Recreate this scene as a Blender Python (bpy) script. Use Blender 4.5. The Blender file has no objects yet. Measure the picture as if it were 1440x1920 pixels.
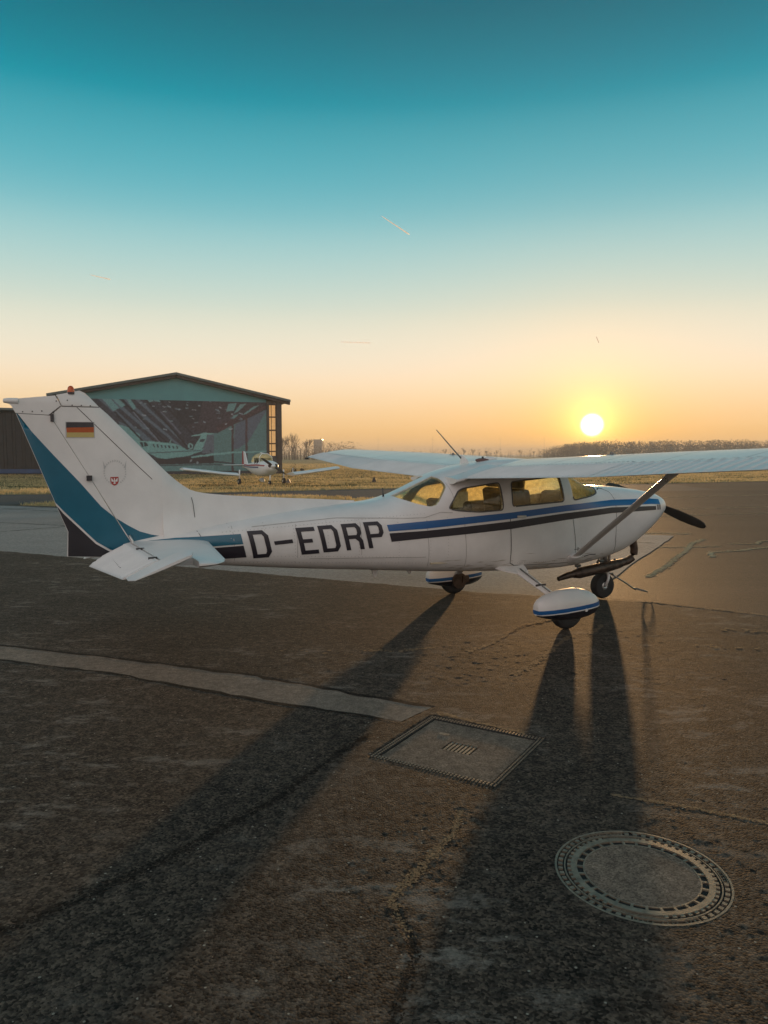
import bpy, bmesh, math, random
import numpy as np
from mathutils import Vector, Matrix
from mathutils.geometry import tessellate_polygon
R = math.radians
random.seed(7); RNG = np.random.default_rng(7)
sc = bpy.context.scene
COL = sc.collection

# ---------------------------------------------------------------- camera
cam = bpy.data.cameras.new('camera'); cam.sensor_fit = 'HORIZONTAL'; cam.sensor_width = 36; cam.lens = 35.0
cam.clip_start = .05; cam.clip_end = 60000
cam_ob = bpy.data.objects.new('camera', cam); COL.objects.link(cam_ob)
cam_ob.location = (0, 0, 1.94); cam_ob.rotation_euler = (R(90 - 4.37), 0, 0)
sc.camera = cam_ob
# ---------------------------------------------------------------- world / sky
SUN_AZ, SUN_EL = R(15.48), R(2.19)
SUN = Vector((math.sin(SUN_AZ) * math.cos(SUN_EL), math.cos(SUN_AZ) * math.cos(SUN_EL), math.sin(SUN_EL)))
EXPOSURE = 1.0
world = bpy.data.worlds.new('World'); sc.world = world; world.use_nodes = True
nt = world.node_tree; nt.nodes.clear()
def nd(tree, t, **kw):
    n = tree.nodes.new(t)
    for k, v in kw.items(): setattr(n, k, v)
    return n
def lin(c):
    return tuple((v / 255 / 12.92) if v / 255 <= .04045 else ((v / 255 + .055) / 1.055) ** 2.4 for v in c[:3])
def wmath(op, a, b=None, c=None, clamp=False):
    n = nd(nt, 'ShaderNodeMath', operation=op, use_clamp=clamp)
    for i, v in enumerate((a, b, c)):
        if v is None: continue
        if isinstance(v, (int, float)): n.inputs[i].default_value = v
        else: nt.links.new(v, n.inputs[i])
    return n.outputs[0]
tc = nd(nt, 'ShaderNodeTexCoord')
sep = nd(nt, 'ShaderNodeSeparateXYZ'); nt.links.new(tc.outputs['Generated'], sep.inputs[0])
elev = wmath('ARCSINE', sep.outputs['Z'])
fac = wmath('DIVIDE', elev, math.pi / 2, clamp=True)
ramp = nd(nt, 'ShaderNodeValToRGB'); nt.links.new(fac, ramp.inputs[0])
SKY = [(0, (255, 202, 134)), (2.15, (255, 210, 148)), (6.15, (252, 233, 203)), (10.8, (211, 223, 209)), (16.7, (132, 195, 202)),
       (23.5, (36, 154, 171)), (29.5, (0, 109, 127)), (48, (0, 108, 128)), (90, (0, 104, 126))]
el = ramp.color_ramp.elements
while len(el) > 1: el.remove(el[-1])
el[0].position = 0; el[0].color = (*lin(SKY[0][1]), 1)
for e, c in SKY[1:]:
    k = el.new(e / 90); k.color = (*lin(c), 1)
ramp.color_ramp.interpolation = 'CARDINAL'
dt = nd(nt, 'ShaderNodeVectorMath', operation='DOT_PRODUCT'); nt.links.new(tc.outputs['Generated'], dt.inputs[0]); dt.inputs[1].default_value = SUN
ang = wmath('MULTIPLY', wmath('ARCCOSINE', wmath('MINIMUM', dt.outputs['Value'], 1.0)), 180 / math.pi)
def vscale(col, val):
    n = nd(nt, 'ShaderNodeVectorMath', operation='SCALE')
    if isinstance(col, tuple): n.inputs[0].default_value = col
    else: nt.links.new(col, n.inputs[0])
    if isinstance(val, (int, float)): n.inputs['Scale'].default_value = val
    else: nt.links.new(val, n.inputs['Scale'])
    return n.outputs[0]
def vadd(a, b):
    n = nd(nt, 'ShaderNodeVectorMath', operation='ADD'); nt.links.new(a, n.inputs[0]); nt.links.new(b, n.inputs[1]); return n.outputs[0]
wide = wmath('EXPONENT', wmath('MULTIPLY', ang, -1 / 11.0))          # broad warm glow round the sun
near = wmath('EXPONENT', wmath('MULTIPLY', ang, -1 / 1.15))          # aureole
core = nd(nt, 'ShaderNodeMapRange', interpolation_type='SMOOTHSTEP'); nt.links.new(ang, core.inputs['Value'])
core.inputs['From Min'].default_value = .95; core.inputs['From Max'].default_value = .45
# away from the sun a bright rosy grey is added to light the shaded sides
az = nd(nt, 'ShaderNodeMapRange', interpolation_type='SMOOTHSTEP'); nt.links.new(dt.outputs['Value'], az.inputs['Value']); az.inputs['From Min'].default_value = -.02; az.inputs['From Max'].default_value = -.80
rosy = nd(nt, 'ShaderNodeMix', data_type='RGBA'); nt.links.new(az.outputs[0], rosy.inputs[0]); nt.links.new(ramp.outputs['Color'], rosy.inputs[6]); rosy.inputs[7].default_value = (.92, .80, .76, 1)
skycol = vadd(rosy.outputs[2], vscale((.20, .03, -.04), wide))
skycol = vadd(skycol, vscale((2.4, 1.5, .42), near))
skycol = vadd(skycol, vscale((.30, .10, -.10), wmath('EXPONENT', wmath('MULTIPLY', ang, -1 / 4.0))))
skycol = vadd(skycol, vscale((5.0, 4.6, 3.2), core.outputs[0]))
nish = nd(nt, 'ShaderNodeTexSky', sky_type='NISHITA', sun_disc=False, sun_elevation=SUN_EL, sun_rotation=SUN_AZ, air_density=1.0, dust_density=2.0, ozone_density=1.5)
WS = .1
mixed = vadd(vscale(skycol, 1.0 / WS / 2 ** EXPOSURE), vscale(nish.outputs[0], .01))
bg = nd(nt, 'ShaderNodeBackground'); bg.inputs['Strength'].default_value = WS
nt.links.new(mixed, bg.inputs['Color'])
wo = nd(nt, 'ShaderNodeOutputWorld'); nt.links.new(bg.outputs[0], wo.inputs['Surface'])
# ---------------------------------------------------------------- sun lamp
sl = bpy.data.lights.new('sun_lamp', 'SUN'); sl.energy = 2.0; sl.angle = R(.9); sl.color = (1, .56, .23)
slo = bpy.data.objects.new('sun_lamp', sl); COL.objects.link(slo); slo.rotation_euler = SUN.to_track_quat('Z', 'Y').to_euler(); slo.location = (0, 0, 30)
# ---------------------------------------------------------------- view
sc.view_settings.view_transform = 'Standard'; sc.view_settings.look = 'None'; sc.view_settings.gamma = 1; sc.view_settings.exposure = EXPOSURE
sc.render.engine = 'CYCLES'
sc.cycles.use_denoising = True; sc.cycles.max_bounces = 8; sc.cycles.transparent_max_bounces = 24; sc.cycles.volume_bounces = 0
sc.cycles.sample_clamp_indirect = 6

# ================================================================ helpers
def tag(o, label=None, cat=None, group=None, kind=None):
    if label: o['label'] = label
    if cat: o['category'] = cat
    if group: o['group'] = group
    if kind: o['kind'] = kind
    return o
def empty(name, loc=(0, 0, 0), rz=0):
    o = bpy.data.objects.new(name, None); COL.objects.link(o); o.location = loc; o.rotation_euler = (0, 0, rz); o.empty_display_size = .3
    return o
def link_mesh(name, me, mat, parent=None, smooth=False):
    o = bpy.data.objects.new(name, me); COL.objects.link(o)
    if mat is not None:
        for m in (mat if isinstance(mat, (list, tuple)) else [mat]): me.materials.append(m)
    if parent is not None: o.parent = parent
    if smooth: me.shade_smooth()
    return o
def mk(name, v, f, mat, parent=None, smooth=False):
    me = bpy.data.meshes.new(name); me.from_pydata([tuple(p) for p in v], [], f); me.update()
    return link_mesh(name, me, mat, parent, smooth)
def fixn(o):
    bm = bmesh.new(); bm.from_mesh(o.data); bmesh.ops.recalc_face_normals(bm, faces=bm.faces); bm.to_mesh(o.data); bm.free(); return o
def autosmooth(o, deg=35):
    me = o.data; me.shade_smooth()
    bm = bmesh.new(); bm.from_mesh(me)
    for e in bm.edges:
        e.smooth = not (len(e.link_faces) == 2 and e.calc_face_angle(0) > R(deg))
    bm.to_mesh(me); bm.free(); return o
class MB:
    def __init__(s): s.v = []; s.f = []
    def add(s, v, f):
        n = len(s.v); s.v += [tuple(p) for p in v]; s.f += [tuple(i + n for i in q) for q in f]; return s
    def box(s, c, d, rot=None):
        c = Vector(c); pts = []
        for x in (-.5, .5):
            for y in (-.5, .5):
                for z in (-.5, .5):
                    p = Vector((x * d[0], y * d[1], z * d[2]))
                    if rot is not None: p = rot @ p
                    pts.append(c + p)
        return s.add(pts, [(0, 1, 3, 2), (4, 6, 7, 5), (0, 4, 5, 1), (2, 3, 7, 6), (0, 2, 6, 4), (1, 5, 7, 3)])
    def tube(s, pts, rad, n=8, cap=True, up=None, flat=1.0):
        pts = [Vector(p) for p in pts]; rad = rad if isinstance(rad, (list, tuple)) else [rad] * len(pts)
        rings = []
        for i, p in enumerate(pts):
            t = (pts[min(i + 1, len(pts) - 1)] - pts[max(i - 1, 0)]).normalized()
            a = Vector(up) if up else (Vector((0, 0, 1)) if abs(t.z) < .9 else Vector((1, 0, 0)))
            u = t.cross(a).normalized(); w = t.cross(u).normalized()
            rings.append([p + (u * math.cos(k * 2 * math.pi / n) + w * flat * math.sin(k * 2 * math.pi / n)) * rad[i] for k in range(n)])
        return s.loft(rings, cap)
    def loft(s, rings, cap=True, closed=True):
        n = len(rings[0]); v = [p for r in rings for p in r]; f = []
        for i in range(len(rings) - 1):
            for k in range(n if closed else n - 1):
                k2 = (k + 1) % n
                f.append((i * n + k, i * n + k2, (i + 1) * n + k2, (i + 1) * n + k))
        if cap:
            f.append(tuple(reversed(range(n)))); f.append(tuple((len(rings) - 1) * n + k for k in range(n)))
        return s.add(v, f)
    def lathe(s, prof, axis='z', n=24, o=(0, 0, 0)):
        rings = []
        for r, h in prof:
            ring = []
            for k in range(n):
                a = 2 * math.pi * k / n; c, d = r * math.cos(a), r * math.sin(a)
                ring.append({'z': (o[0] + c, o[1] + d, o[2] + h), 'x': (o[0] + h, o[1] + c, o[2] + d), 'y': (o[0] + c, o[1] + h, o[2] + d)}[axis])
            rings.append(ring)
        return s.loft(rings, True)
    def prism(s, poly, axis, a, b):
        def P(p, h): return {'y': (p[0], h, p[1]), 'z': (p[0], p[1], h), 'x': (h, p[0], p[1])}[axis]
        n = len(poly); v = [P(p, a) for p in poly] + [P(p, b) for p in poly]
        return s.add(v, [tuple(range(n)), tuple(reversed(range(n, 2 * n)))] + [(k, (k + 1) % n, n + (k + 1) % n, n + k) for k in range(n)])
    def build(s, name, mat, parent=None, smooth=False, deg=None, fix=True):
        o = mk(name, s.v, s.f, mat, parent, smooth)
        if fix: fixn(o)
        if deg: autosmooth(o, deg)
        return o
def rounded(o, w=.02, seg=2):
    bm = bmesh.new(); bm.from_mesh(o.data)
    bmesh.ops.bevel(bm, geom=list(bm.edges), offset=w, segments=seg, affect='EDGES', profile=.5)
    bm.to_mesh(o.data); bm.free(); autosmooth(o, 40); return o
def copy_tree(o, parent=None):
    c = o.copy(); COL.objects.link(c); c.parent = parent
    for ch in list(o.children): copy_tree(ch, c)
    return c
def pchip(xs, ys):
    n = len(xs); h = [xs[i + 1] - xs[i] for i in range(n - 1)]; d = [(ys[i + 1] - ys[i]) / h[i] for i in range(n - 1)]; m = [0] * n
    m[0] = d[0]; m[-1] = d[-1]
    for i in range(1, n - 1):
        if d[i - 1] * d[i] > 0:
            a = 2 * h[i] + h[i - 1]; b = h[i] + 2 * h[i - 1]; m[i] = (a + b) / (a / d[i - 1] + b / d[i])
    def f(x):
        x = min(max(x, xs[0]), xs[-1]); i = 0
        while i < n - 2 and x > xs[i + 1]: i += 1
        t = (x - xs[i]) / h[i]
        return ys[i] * (2 * t ** 3 - 3 * t * t + 1) + h[i] * m[i] * (t ** 3 - 2 * t * t + t) + ys[i + 1] * (3 * t * t - 2 * t ** 3) + h[i] * m[i + 1] * (t ** 3 - t * t)
    return f

# ================================================================ materials
def mat(name, col, rough=.5, metal=0.0, var=0.0, scale=6.0, spec=.5, bump=0.0, bscale=200.0, coat=0.0, col2=None, detail=6, rvar=0.0, bdist=.01, coord='Object', trans=0.0):
    m = bpy.data.materials.new(name); m.use_nodes = True; t = m.node_tree; b = t.nodes['Principled BSDF']
    b.inputs['Roughness'].default_value = rough; b.inputs['Metallic'].default_value = metal
    b.inputs['Specular IOR Level'].default_value = spec; b.inputs['Coat Weight'].default_value = coat; b.inputs['Coat Roughness'].default_value = .15
    b.inputs['Base Color'].default_value = (*col, 1)
    co = nd(t, 'ShaderNodeTexCoord')
    if var or col2 or rvar:
        n = nd(t, 'ShaderNodeTexNoise'); n.inputs['Scale'].default_value = scale; n.inputs['Detail'].default_value = detail; n.inputs['Roughness'].default_value = .62
        t.links.new(co.outputs[coord], n.inputs['Vector'])
        r = nd(t, 'ShaderNodeValToRGB'); t.links.new(n.outputs['Fac'], r.inputs[0])
        r.color_ramp.elements[0].position = .32; r.color_ramp.elements[1].position = .68
        c2 = col2 if col2 else tuple(min(1, v * (1 + var)) for v in col); c1 = col if col2 else tuple(v * (1 - var) for v in col)
        r.color_ramp.elements[0].color = (*c1, 1); r.color_ramp.elements[1].color = (*c2, 1)
        t.links.new(r.outputs[0], b.inputs['Base Color'])
        if rvar:
            mr = nd(t, 'ShaderNodeMapRange'); t.links.new(n.outputs['Fac'], mr.inputs[0]); mr.inputs['From Min'].default_value = .3; mr.inputs['From Max'].default_value = .7
            mr.inputs['To Min'].default_value = max(0, rough - rvar); mr.inputs['To Max'].default_value = min(1, rough + rvar); t.links.new(mr.outputs[0], b.inputs['Roughness'])
    if bump:
        n2 = nd(t, 'ShaderNodeTexNoise'); n2.inputs['Scale'].default_value = bscale; n2.inputs['Detail'].default_value = 4; t.links.new(co.outputs[coord], n2.inputs['Vector'])
        bp_ = nd(t, 'ShaderNodeBump'); bp_.inputs['Strength'].default_value = bump; bp_.inputs['Distance'].default_value = bdist
        t.links.new(n2.outputs['Fac'], bp_.inputs['Height']); t.links.new(bp_.outputs[0], b.inputs['Normal'])
    if trans:
        tr = nd(t, 'ShaderNodeBsdfTranslucent'); mx = nd(t, 'ShaderNodeMixShader'); mx.inputs[0].default_value = trans
        src = b.inputs['Base Color'].links[0].from_socket if b.inputs['Base Color'].links else None
        if src: t.links.new(src, tr.inputs[0])
        else: tr.inputs[0].default_value = (*col, 1)
        out = t.nodes['Material Output']; t.links.new(b.outputs[0], mx.inputs[1]); t.links.new(tr.outputs[0], mx.inputs[2]); t.links.new(mx.outputs[0], out.inputs['Surface'])
    return m
M = {}
M['white'] = mat('white_paint', (.75, .725, .70), .38, var=.07, scale=2.6, coat=.25, rvar=.10, bump=.10, bscale=3.5, bdist=.03, detail=9)
M['blue'] = mat('blue_paint', (.002, .115, .185), .32, var=.08, scale=4, coat=.35, rvar=.06)
M['stripe_blue'] = mat('stripe_blue_paint', (.008, .10, .30), .32, var=.06, scale=4, coat=.3)
M['dark'] = mat('near_black_paint', (.016, .014, .02), .35, var=.15, scale=4, coat=.3)
M['letter'] = mat('letter_black_paint', (.02, .016, .024), .4, var=.1, scale=8)
M['seam'] = mat('dark_joint', (.05, .042, .04), .8, var=.3, scale=20)
M['seal'] = mat('window_rubber_seal', (.09, .085, .08), .7)
M['grime'] = mat('oily_grime', (.50, .46, .41), .5, var=.1, scale=10)
M['faint'] = mat('skin_lap_joint', (.40, .38, .36), .6, var=.2, scale=12)
M['rubber'] = mat('tyre_rubber', (.022, .02, .019), .8, var=.25, scale=14, bump=.3, bscale=80)
M['alu'] = mat('brushed_aluminium', (.58, .57, .55), .35, metal=.85, var=.1, scale=14)
M['steel'] = mat('dull_steel', (.25, .24, .23), .45, metal=.8, var=.2, scale=20)
M['exhaust'] = mat('sooty_exhaust_steel', (.10, .07, .055), .5, metal=.75, var=.45, scale=14)
M['propblack'] = mat('matt_black_propeller', (.022, .02, .018), .5, var=.2, scale=10)
M['seat'] = mat('dark_seat_cloth', (.035, .028, .026), .9, var=.25, scale=30, bump=.3, bscale=200)
M['trim'] = mat('cabin_trim', (.46, .39, .28), .8, var=.2, scale=10)
M['paper'] = mat('pale_paper', (.62, .60, .50), .7, var=.06, trans=.3)
M['amber'] = mat('amber_lens', (.75, .14, .01), .12, spec=.6, coat=.8, trans=.35)
M['red'] = mat('red_decal', (.42, .035, .025), .45, var=.1, scale=30)
M['podred'] = mat('faded_brown_red', (.15, .07, .06), .5)
M['flagred'] = mat('flag_orange_red', (.45, .085, .01), .45, var=.06, scale=30)
M['gold'] = mat('flag_gold', (.52, .40, .14), .45, var=.06, scale=30)
M['greydecal'] = mat('faded_grey_decal', (.50, .49, .48), .5, var=.05, scale=30)
def glassmat(name, tint=(.955, .925, .80), haze=.12, dirt_glow=.5):
    m = bpy.data.materials.new(name); m.use_nodes = True; t = m.node_tree; t.nodes.clear()
    out = nd(t, 'ShaderNodeOutputMaterial'); tr = nd(t, 'ShaderNodeBsdfTransparent'); tr.inputs[0].default_value = (*tint, 1)
    gl = nd(t, 'ShaderNodeBsdfGlossy'); gl.inputs['Roughness'].default_value = .06; lw = nd(t, 'ShaderNodeLayerWeight'); lw.inputs[0].default_value = .5; fp = nd(t, 'ShaderNodeMath', operation='POWER'); t.links.new(lw.outputs['Facing'], fp.inputs[0]); fp.inputs[1].default_value = 4.5; fr = nd(t, 'ShaderNodeMath', operation='MULTIPLY_ADD'); t.links.new(fp.outputs[0], fr.inputs[0]); fr.inputs[1].default_value = .7; fr.inputs[2].default_value = .03
    m1 = nd(t, 'ShaderNodeMixShader'); t.links.new(fr.outputs[0], m1.inputs[0]); t.links.new(tr.outputs[0], m1.inputs[1]); t.links.new(gl.outputs[0], m1.inputs[2])
    tl = nd(t, 'ShaderNodeBsdfTranslucent'); tl.inputs[0].default_value = (1.0, .93, .60, 1)
    co = nd(t, 'ShaderNodeTexCoord'); n = nd(t, 'ShaderNodeTexNoise'); n.inputs['Scale'].default_value = 22; n.inputs['Detail'].default_value = 9; n.inputs['Roughness'].default_value = .75; t.links.new(co.outputs['Object'], n.inputs[0])
    mr = nd(t, 'ShaderNodeMapRange'); t.links.new(n.outputs[0], mr.inputs[0]); mr.inputs['From Min'].default_value = .42; mr.inputs['From Max'].default_value = .72; mr.inputs['To Min'].default_value = haze; mr.inputs['To Max'].default_value = dirt_glow
    m2 = nd(t, 'ShaderNodeMixShader'); t.links.new(mr.outputs[0], m2.inputs[0]); t.links.new(m1.outputs[0], m2.inputs[1]); t.links.new(tl.outputs[0], m2.inputs[2])
    t.links.new(m2.outputs[0], out.inputs[0]); return m
M['glass'] = glassmat('dusty_plexiglass', (.985, .97, .88), .05, .24)
M['glass_sun'] = glassmat('sun_glow_scratched_plexiglass', (.985, .97, .90), .45, .90)  # copy of the dusty plexiglass with added scatter, so sun-side windows glow yellow
# ================================================================ ground
def ground_mat(name, c1, c2, c3, fine=90.0, bump=.6, bdist=.012, rough=.75, spec=.4, patch=.6, speck=0.0, streak=None, fine_mix=.55, worn=None, midf=.35):
    m = bpy.data.materials.new(name); m.use_nodes = True; t = m.node_tree; b = t.nodes['Principled BSDF']; L = t.links.new
    co = nd(t, 'ShaderNodeTexCoord')
    def noise(scale, detail=5, rough_=.6, vec=None):
        n = nd(t, 'ShaderNodeTexNoise'); n.inputs['Scale'].default_value = scale; n.inputs['Detail'].default_value = detail; n.inputs['Roughness'].default_value = rough_
        L(vec if vec else co.outputs['Object'], n.inputs['Vector']); return n.outputs['Fac']
    def ramp_(f, a, b_, ca, cb):
        r = nd(t, 'ShaderNodeValToRGB'); L(f, r.inputs[0]); r.color_ramp.elements[0].position = a; r.color_ramp.elements[1].position = b_
        r.color_ramp.elements[0].color = (*ca, 1); r.color_ramp.elements[1].color = (*cb, 1); return r.outputs[0]
    def mix(f, a, b_):
        n = nd(t, 'ShaderNodeMix', data_type='RGBA')
        if isinstance(f, float): n.inputs[0].default_value = f
        else: L(f, n.inputs[0])
        L(a, n.inputs[6]); L(b_, n.inputs[7]); return n.outputs[2]
    vec = None
    if streak:
        mp = nd(t, 'ShaderNodeMapping'); mp.inputs['Scale'].default_value = streak[0]; mp.inputs['Rotation'].default_value = (0, 0, streak[1]); L(co.outputs['Object'], mp.inputs[0]); vec = mp.outputs[0]
    big = ramp_(noise(patch, 7, .68, vec), .36, .66, c1, c2)
    vo = nd(t, 'ShaderNodeTexVoronoi'); vo.inputs['Scale'].default_value = fine; L(co.outputs['Object'], vo.inputs['Vector'])
    bw = nd(t, 'ShaderNodeSeparateColor'); L(vo.outputs['Color'], bw.inputs[0])
    cell = ramp_(bw.outputs[0], .1, .95, tuple(v * .45 for v in c1), c3)
    colr = mix(fine_mix, big, cell)
    mid = ramp_(noise(13, 7, .74), .40, .64, (.34, .34, .35), (1.6, 1.53, 1.45))
    mm = nd(t, 'ShaderNodeMix', data_type='RGBA', blend_type='MULTIPLY'); mm.inputs[0].default_value = midf; L(colr, mm.inputs[6]); L(mid, mm.inputs[7]); colr = mm.outputs[2]
    if worn:
        mp2 = nd(t, 'ShaderNodeMapping'); mp2.inputs['Scale'].default_value = (1.0, 2.2, 1); mp2.inputs['Rotation'].default_value = (0, 0, R(26)); L(co.outputs['Object'], mp2.inputs[0])
        wm = nd(t, 'ShaderNodeMath', operation='MULTIPLY'); f1 = nd(t, 'ShaderNodeMapRange'); L(noise(worn[0], 10, .78, mp2.outputs[0]), f1.inputs[0]); f1.inputs['From Min'].default_value = .53; f1.inputs['From Max'].default_value = .60
        f2 = nd(t, 'ShaderNodeMapRange'); L(noise(.55, 3, .5), f2.inputs[0]); f2.inputs['From Min'].default_value = .42; f2.inputs['From Max'].default_value = .58; L(f1.outputs[0], wm.inputs[0]); L(f2.outputs[0], wm.inputs[1])
        wm2 = nd(t, 'ShaderNodeMath', operation='MULTIPLY'); L(wm.outputs[0], wm2.inputs[0]); wm2.inputs[1].default_value = .75
        rgb_ = nd(t, 'ShaderNodeRGB'); rgb_.outputs[0].default_value = (*worn[1], 1); wv = nd(t, 'ShaderNodeMix', data_type='RGBA', blend_type='MULTIPLY'); wv.inputs[0].default_value = .6; L(rgb_.outputs[0], wv.inputs[6]); L(ramp_(bw.outputs[1], 0, 1, (.5, .5, .5), (1.3, 1.3, 1.3)), wv.inputs[7]); colr = mix(wm2.outputs[0], colr, wv.outputs[2])
    if speck:
        v2 = nd(t, 'ShaderNodeTexVoronoi'); v2.inputs['Scale'].default_value = 55; L(co.outputs['Object'], v2.inputs['Vector'])
        s2 = nd(t, 'ShaderNodeSeparateColor'); L(v2.outputs['Color'], s2.inputs[0])
        gt = nd(t, 'ShaderNodeMath', operation='GREATER_THAN'); L(s2.outputs[1], gt.inputs[0]); gt.inputs[1].default_value = 1 - speck
        lt = nd(t, 'ShaderNodeMath', operation='LESS_THAN'); L(v2.outputs['Distance'], lt.inputs[0]); lt.inputs[1].default_value = .32
        ml = nd(t, 'ShaderNodeMath', operation='MULTIPLY'); L(gt.outputs[0], ml.inputs[0]); L(lt.outputs[0], ml.inputs[1])
        rgb = nd(t, 'ShaderNodeRGB'); rgb.outputs[0].default_value = (.30, .26, .21, 1); colr = mix(ml.outputs[0], colr, rgb.outputs[0])
    L(colr, b.inputs['Base Color']); b.inputs['Roughness'].default_value = rough; b.inputs['Specular IOR Level'].default_value = spec
    bn = noise(fine * 1.3, 3, .6)
    ad = nd(t, 'ShaderNodeMath', operation='SUBTRACT'); L(bn, ad.inputs[0]); L(vo.outputs['Distance'], ad.inputs[1])
    bu = nd(t, 'ShaderNodeBump'); bu.inputs['Strength'].default_value = bump; bu.inputs['Distance'].default_value = bdist; L(ad.outputs[0], bu.inputs['Height']); L(bu.outputs[0], b.inputs['Normal'])
    return m
M['asphalt'] = ground_mat('coarse_old_asphalt', (.011, .0088, .0076), (.064, .0485, .038), (.18, .138, .107), fine=85, bump=.6, bdist=.006, rough=.82, spec=.13, patch=1.1, speck=.014, worn=(2.3, (.22, .185, .155)), midf=.8)
M['asphalt_far'] = ground_mat('worn_taxiway_asphalt', (.026, .018, .0135), (.082, .057, .041), (.095, .066, .047), fine=60, bump=.8, bdist=.010, rough=.75, spec=.24, patch=.25, streak=((.12, 1, 1), R(24)), fine_mix=.35)
M['taxi'] = ground_mat('dark_taxiway', (.022, .022, .028), (.05, .046, .05), (.06, .055, .055), fine=30, bump=.3, rough=.8, patch=.3, fine_mix=.3)
M['concrete'] = ground_mat('old_concrete_slab', (.25, .232, .225), (.38, .355, .335), (.43, .395, .36), fine=80, bump=.5, bdist=.008, rough=.85, spec=.2, patch=.4, streak=((.3, 1, 1), R(-26)), fine_mix=.4)
M['gutter'] = ground_mat('gutter_concrete', (.19, .15, .118), (.29, .23, .185), (.32, .25, .20), fine=110, bump=.3, bdist=.004, rough=.9, spec=.1, patch=1.5, fine_mix=.4)
M['infill'] = ground_mat('cover_concrete_infill', (.15, .112, .085), (.24, .18, .138), (.34, .256, .196), fine=130, bump=.3, bdist=.003, rough=.9, spec=.08, patch=3, fine_mix=.55)
M['sand'] = ground_mat('sandy_joint_filling', (.14, .09, .05), (.25, .16, .085), (.28, .185, .10), fine=90, bump=.6, bdist=.01, rough=.85, patch=6, fine_mix=.4)
M['tar'] = ground_mat('bitumen_joint', (.010, .008, .007), (.035, .028, .023), (.06, .047, .037), fine=90, bump=.4, bdist=.004, rough=.85, spec=.08, patch=4)
M['field'] = ground_mat('dry_winter_grass_ground', (.26, .20, .095), (.54, .40, .20), (.58, .43, .22), fine=5, bump=.7, bdist=.12, rough=.95, spec=.1, patch=.12, streak=((.15, 1, 1), R(6)), fine_mix=.4)
M['iron'] = mat('cast_iron_worn', (.26, .21, .155), .40, metal=.45, var=.35, scale=30, bump=.3, bscale=160, bdist=.003)
M['iron_dark'] = mat('cast_iron_dirty_gap', (.018, .015, .013), .85, var=.3, scale=40)
def blade_mat(name, c1, c2):
    return mat(name, c1, .8, col2=c2, scale=.35, spec=.15, trans=.6)
M['blade_gold'] = blade_mat('dry_grass_blades', (.45, .34, .16), (.80, .62, .34))
M['blade_green'] = blade_mat('green_grass_blades', (.05, .075, .03), (.14, .14, .06))

def sheet(name, poly, z, m, sub=None, jag=0.0):
    tris = tessellate_polygon([[Vector((p[0], p[1], 0)) for p in poly]])
    o = mk(name, [(p[0], p[1], z) for p in poly], [tuple(t) for t in tris], m)
    bm = bmesh.new(); bm.from_mesh(o.data); bmesh.ops.recalc_face_normals(bm, faces=bm.faces)
    if sum(f.normal.z for f in bm.faces) < 0: bmesh.ops.reverse_faces(bm, faces=bm.faces)
    bm.to_mesh(o.data); bm.free()
    return tag(o, kind='structure')
def ragged(poly, step=.25, amp=.03, seed=1):
    r = random.Random(seed); out = []
    for i in range(len(poly)):
        a, b = Vector(poly[i]).to_2d(), Vector(poly[(i + 1) % len(poly)]).to_2d(); L = (b - a).length; n = max(1, int(L / step)); nn = (b - a).normalized(); nn = Vector((-nn.y, nn.x))
        for k in range(n):
            out.append(tuple(a.lerp(b, k / n) + nn * (r.uniform(-amp, amp) if k else 0)))
    return out
sheet('ground', [(-6000, -600), (6000, -600), (6000, 9000), (-6000, 9000)], -.03, M['field'])
sheet('apron_asphalt', ragged([(-70, -40), (110, -40), (110, 91.4), (28.6, 55.6), (19, 51.4), (1.9, 44.4), (-8.8, 38.6), (-18.9, 36.7), (-70, 30)], 1.2, .16, 3), -.012, M['asphalt_far'])
sheet('taxiway', ragged([(-70, 29.7), (-18.9, 36.3), (-8.8, 38.2), (1.9, 44.0), (19, 51.0), (19, 42), (6, 36), (-.24, 33.6), (-5.7, 36.0), (-13.8, 30.8), (-14.9, 29.2), (-70, 16)], 1.0, .12, 5), -.010, M['taxi'])
ISLAND = [(-14.2, 28.9), (-13.6, 30.3), (-5.7, 35.8), (-.3, 33.3), (3.2, 32.3), (1, 27), (-6, 26)]
sheet('grass_island', ragged(ISLAND, .7, .15, 8), -.008, M['field'])
SLAB = [(-60, 42), (-60, 41.2), (-7.78, 15.03), (1.29, 10.48), (2.75, 10.02), (4.32, 13.05), (7.02, 17.95), (-13.3, 29.3), (-30, 37)]
sheet('concrete_apron', ragged(SLAB[2:7] + [(-14.4, 28.6), (-60, 44), (-60, 41.2)], .5, .02, 9), -.006, M['concrete'])
# joints across the old concrete
jb = MB()
def strip(mb, pts, w, z, seed=0, amp=.3):
    r = random.Random(seed); P = []
    for i in range(len(pts) - 1):
        a, b = Vector(pts[i]), Vector(pts[i + 1]); n = max(1, int((b - a).length / .12))
        for k in range(n): P.append(a.lerp(b, k / n))
    P.append(Vector(pts[-1])); v = []
    for i, p in enumerate(P):
        t = (P[min(i + 1, len(P) - 1)] - P[max(0, i - 1)]).normalized(); nn = Vector((-t.y, t.x))
        e = 1 if 0 < i < len(P) - 1 else .2
        c = nn * r.uniform(-amp, amp) * w * .6
        v.append((*(p + c + nn * w * e * (.5 + r.uniform(-amp, amp))), z)); v.append((*(p + c - nn * w * e * (.5 + r.uniform(-amp, amp))), z))
    f = [(2 * i, 2 * i + 1, 2 * i + 3, 2 * i + 2) for i in range(len(P) - 1)]
    mb.add(v, f)
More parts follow.
